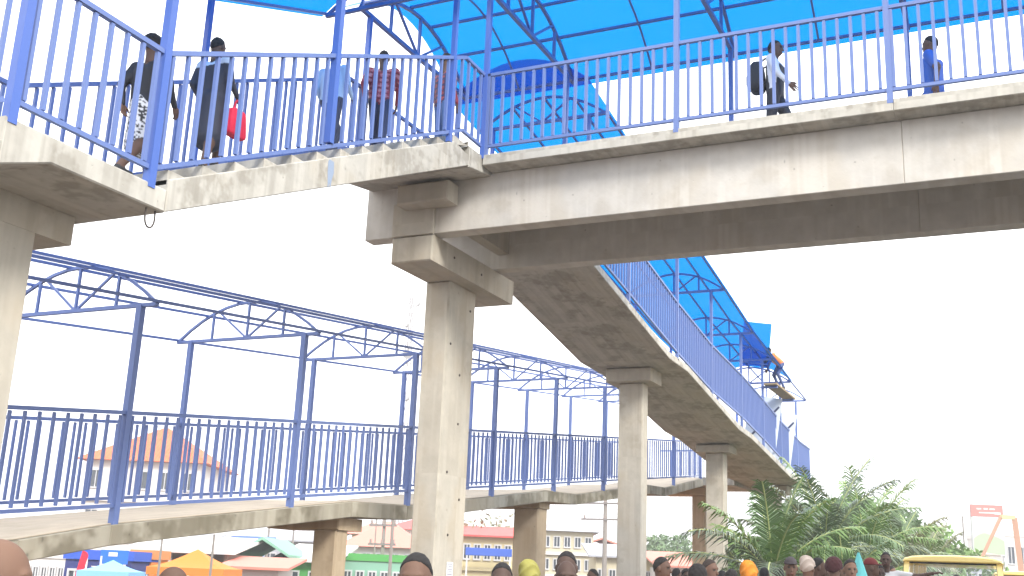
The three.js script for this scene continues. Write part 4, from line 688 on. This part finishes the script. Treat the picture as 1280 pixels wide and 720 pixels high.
{ // billboard
  const d = 70, a = at(1213, 631, d), b = at(1253, 631, d), W = a.distanceTo(b), m = a.clone().lerp(b, 0.5), t = thing('billboard', 'tall two panel billboard with red header over a pale picture', 'billboard', null, [m.x, 0, m.z]); t.rotation.y = Math.atan2(a.z - b.z, b.x - a.x); const Y = m.y, k = d / FOCAL;
  for (const x of [-W / 2 + 0.06, W / 2 - 0.06]) part('post', box(x - 0.06, x + 0.06, 0, Y, -0.2, -0.08), BM.frame, t);
  const hd = part('header_panel', cbox(-W / 2, W / 2, Y - 15 * k, Y, -0.07, 0.03, 0.01), paint(0.5, 0.2, 0.18), t);
  for (const [x, y, w, h] of [[-0.32, 0.3, 0.14, 0.1], [-0.1, 0.28, 0.12, 0.12], [0.08, 0.3, 0.16, 0.1], [-0.25, 0.62, 0.5, 0.08], [0.22, 0.6, 0.2, 0.16]]) part('print', box(W * x, W * (x + w), Y - 15 * k * (y + h), Y - 15 * k * y, 0.031, 0.036), paint(0.75, 0.7, 0.66), hd);
  part('picture_panel', cbox(-W / 2, W / 2, Y - 62 * k, Y - 16 * k, -0.07, 0.03, 0.01), paint(0.5, 0.53, 0.5), t);
  part('printed_hill', (() => { const s = new THREE.Shape(); s.moveTo(-W / 2 + 0.05, -40 * k); s.lineTo(-W / 2 + 0.05, -22 * k); s.quadraticCurveTo(-W * 0.2, -12 * k, 0, -16 * k); s.quadraticCurveTo(W * 0.3, -19 * k, W / 2 - 0.05, -24 * k); s.lineTo(W / 2 - 0.05, -40 * k); const g = new THREE.ExtrudeGeometry(s, { depth: 0.005, bevelEnabled: false }); g.translate(0, Y - 20 * k, 0.031); return g; })(), paint(0.36, 0.45, 0.3), t);
}
{ // boom of a work machine
  const d = 45, A = at(1278, 700, d), B = at(1268, 647, d), C = at(1251, 646, d), D = at(1226, 700, d), t = thing('crane', 'orange jointed boom of a truck crane behind the second minibus', 'crane', null, [A.x, 0, A.z]); const o = V(A.x, 0, A.z), m = paint(0.55, 0.33, 0.24), L = p => p.clone().sub(o);
  part('mast', bar(V(0, 1.1, 0), L(B), 0.22, 0.22), m, t); part('jib', bar(L(B), L(C), 0.2, 0.16), BM.cream, t); part('forearm', bar(L(C), L(D), 0.12, 0.12), m, t); part('chassis', cbox(-1.6, 1.6, 0.45, 1.1, -1.2, 1.2, 0.06), m, t);
  for (const x of [-1.1, 1.1]) for (const z of [-1.1, 1.1]) { const c = new THREE.CylinderGeometry(0.45, 0.45, 0.3, 20); c.rotateX(Math.PI / 2); c.translate(x, 0.45, z); part('wheel', c, BM.dark, t); }
}
// loose things on the upper ramp: roofing sheet still to be fixed, pale panels leaning on the rail
{
  const t = thing('loose_roof_sheet', 'loose light blue roofing sheet standing up beyond the finished roof', 'roof sheet', null, [-6.62, 7.35, -29.3]); const g = new THREE.PlaneGeometry(0.75, 1.25); g.translate(0, 0.62, 0); part('sheet', g, M.sheet, t); t.rotation.z = -0.1; t.rotation.y = 0.3; part('batten', box(-0.37, 0.37, 0.08, 0.12, 0.005, 0.03), M.blue, t);
  for (const [x, z, y] of [[-6.75, -30.2, 5.05], [-6.7, -32.0, 4.87]]) { const p = thing('leaning_panel', z > -31 ? 'pale sheet panel leaning beside the post nearest the finished roof' : 'pale sheet panel leaning under the last bare trusses of the upper ramp', 'panel', 'pale panels on the ramp', [x, y, z]); part('board', cbox(-0.45, 0.45, 0, 1.7, -0.02, 0.02, 0.004), paint(0.55, 0.6, 0.66), p); part('batten', bar(V(-0.35, 0.4, 0.05), V(0.38, 1.45, 0.05), 0.05, 0.05), paint(0.04, 0.05, 0.1), p); p.rotation.set(-0.12, 0.35, -0.12); }
}
{ // paper notice on the tall column
  const t = thing('paper_notice', 'small white printed notice pasted on the tall column', 'notice', null, [-7.343, 1.62, -13.72]); part('paper', box(0, 0.003, -0.12, 0.12, -0.09, 0.09), paint(0.75, 0.75, 0.77), t); const gs = []; for (let i = 0; i < 6; i++) gs.push(box(0.0032, 0.004, 0.085 - i * 0.034, 0.097 - i * 0.034, -0.07, 0.07 - 0.03 * (i % 2))); part('print', mergeGeometries(gs), paint(0.25, 0.25, 0.3), t);
}
shade(scene);
renderer.render(scene, camera);
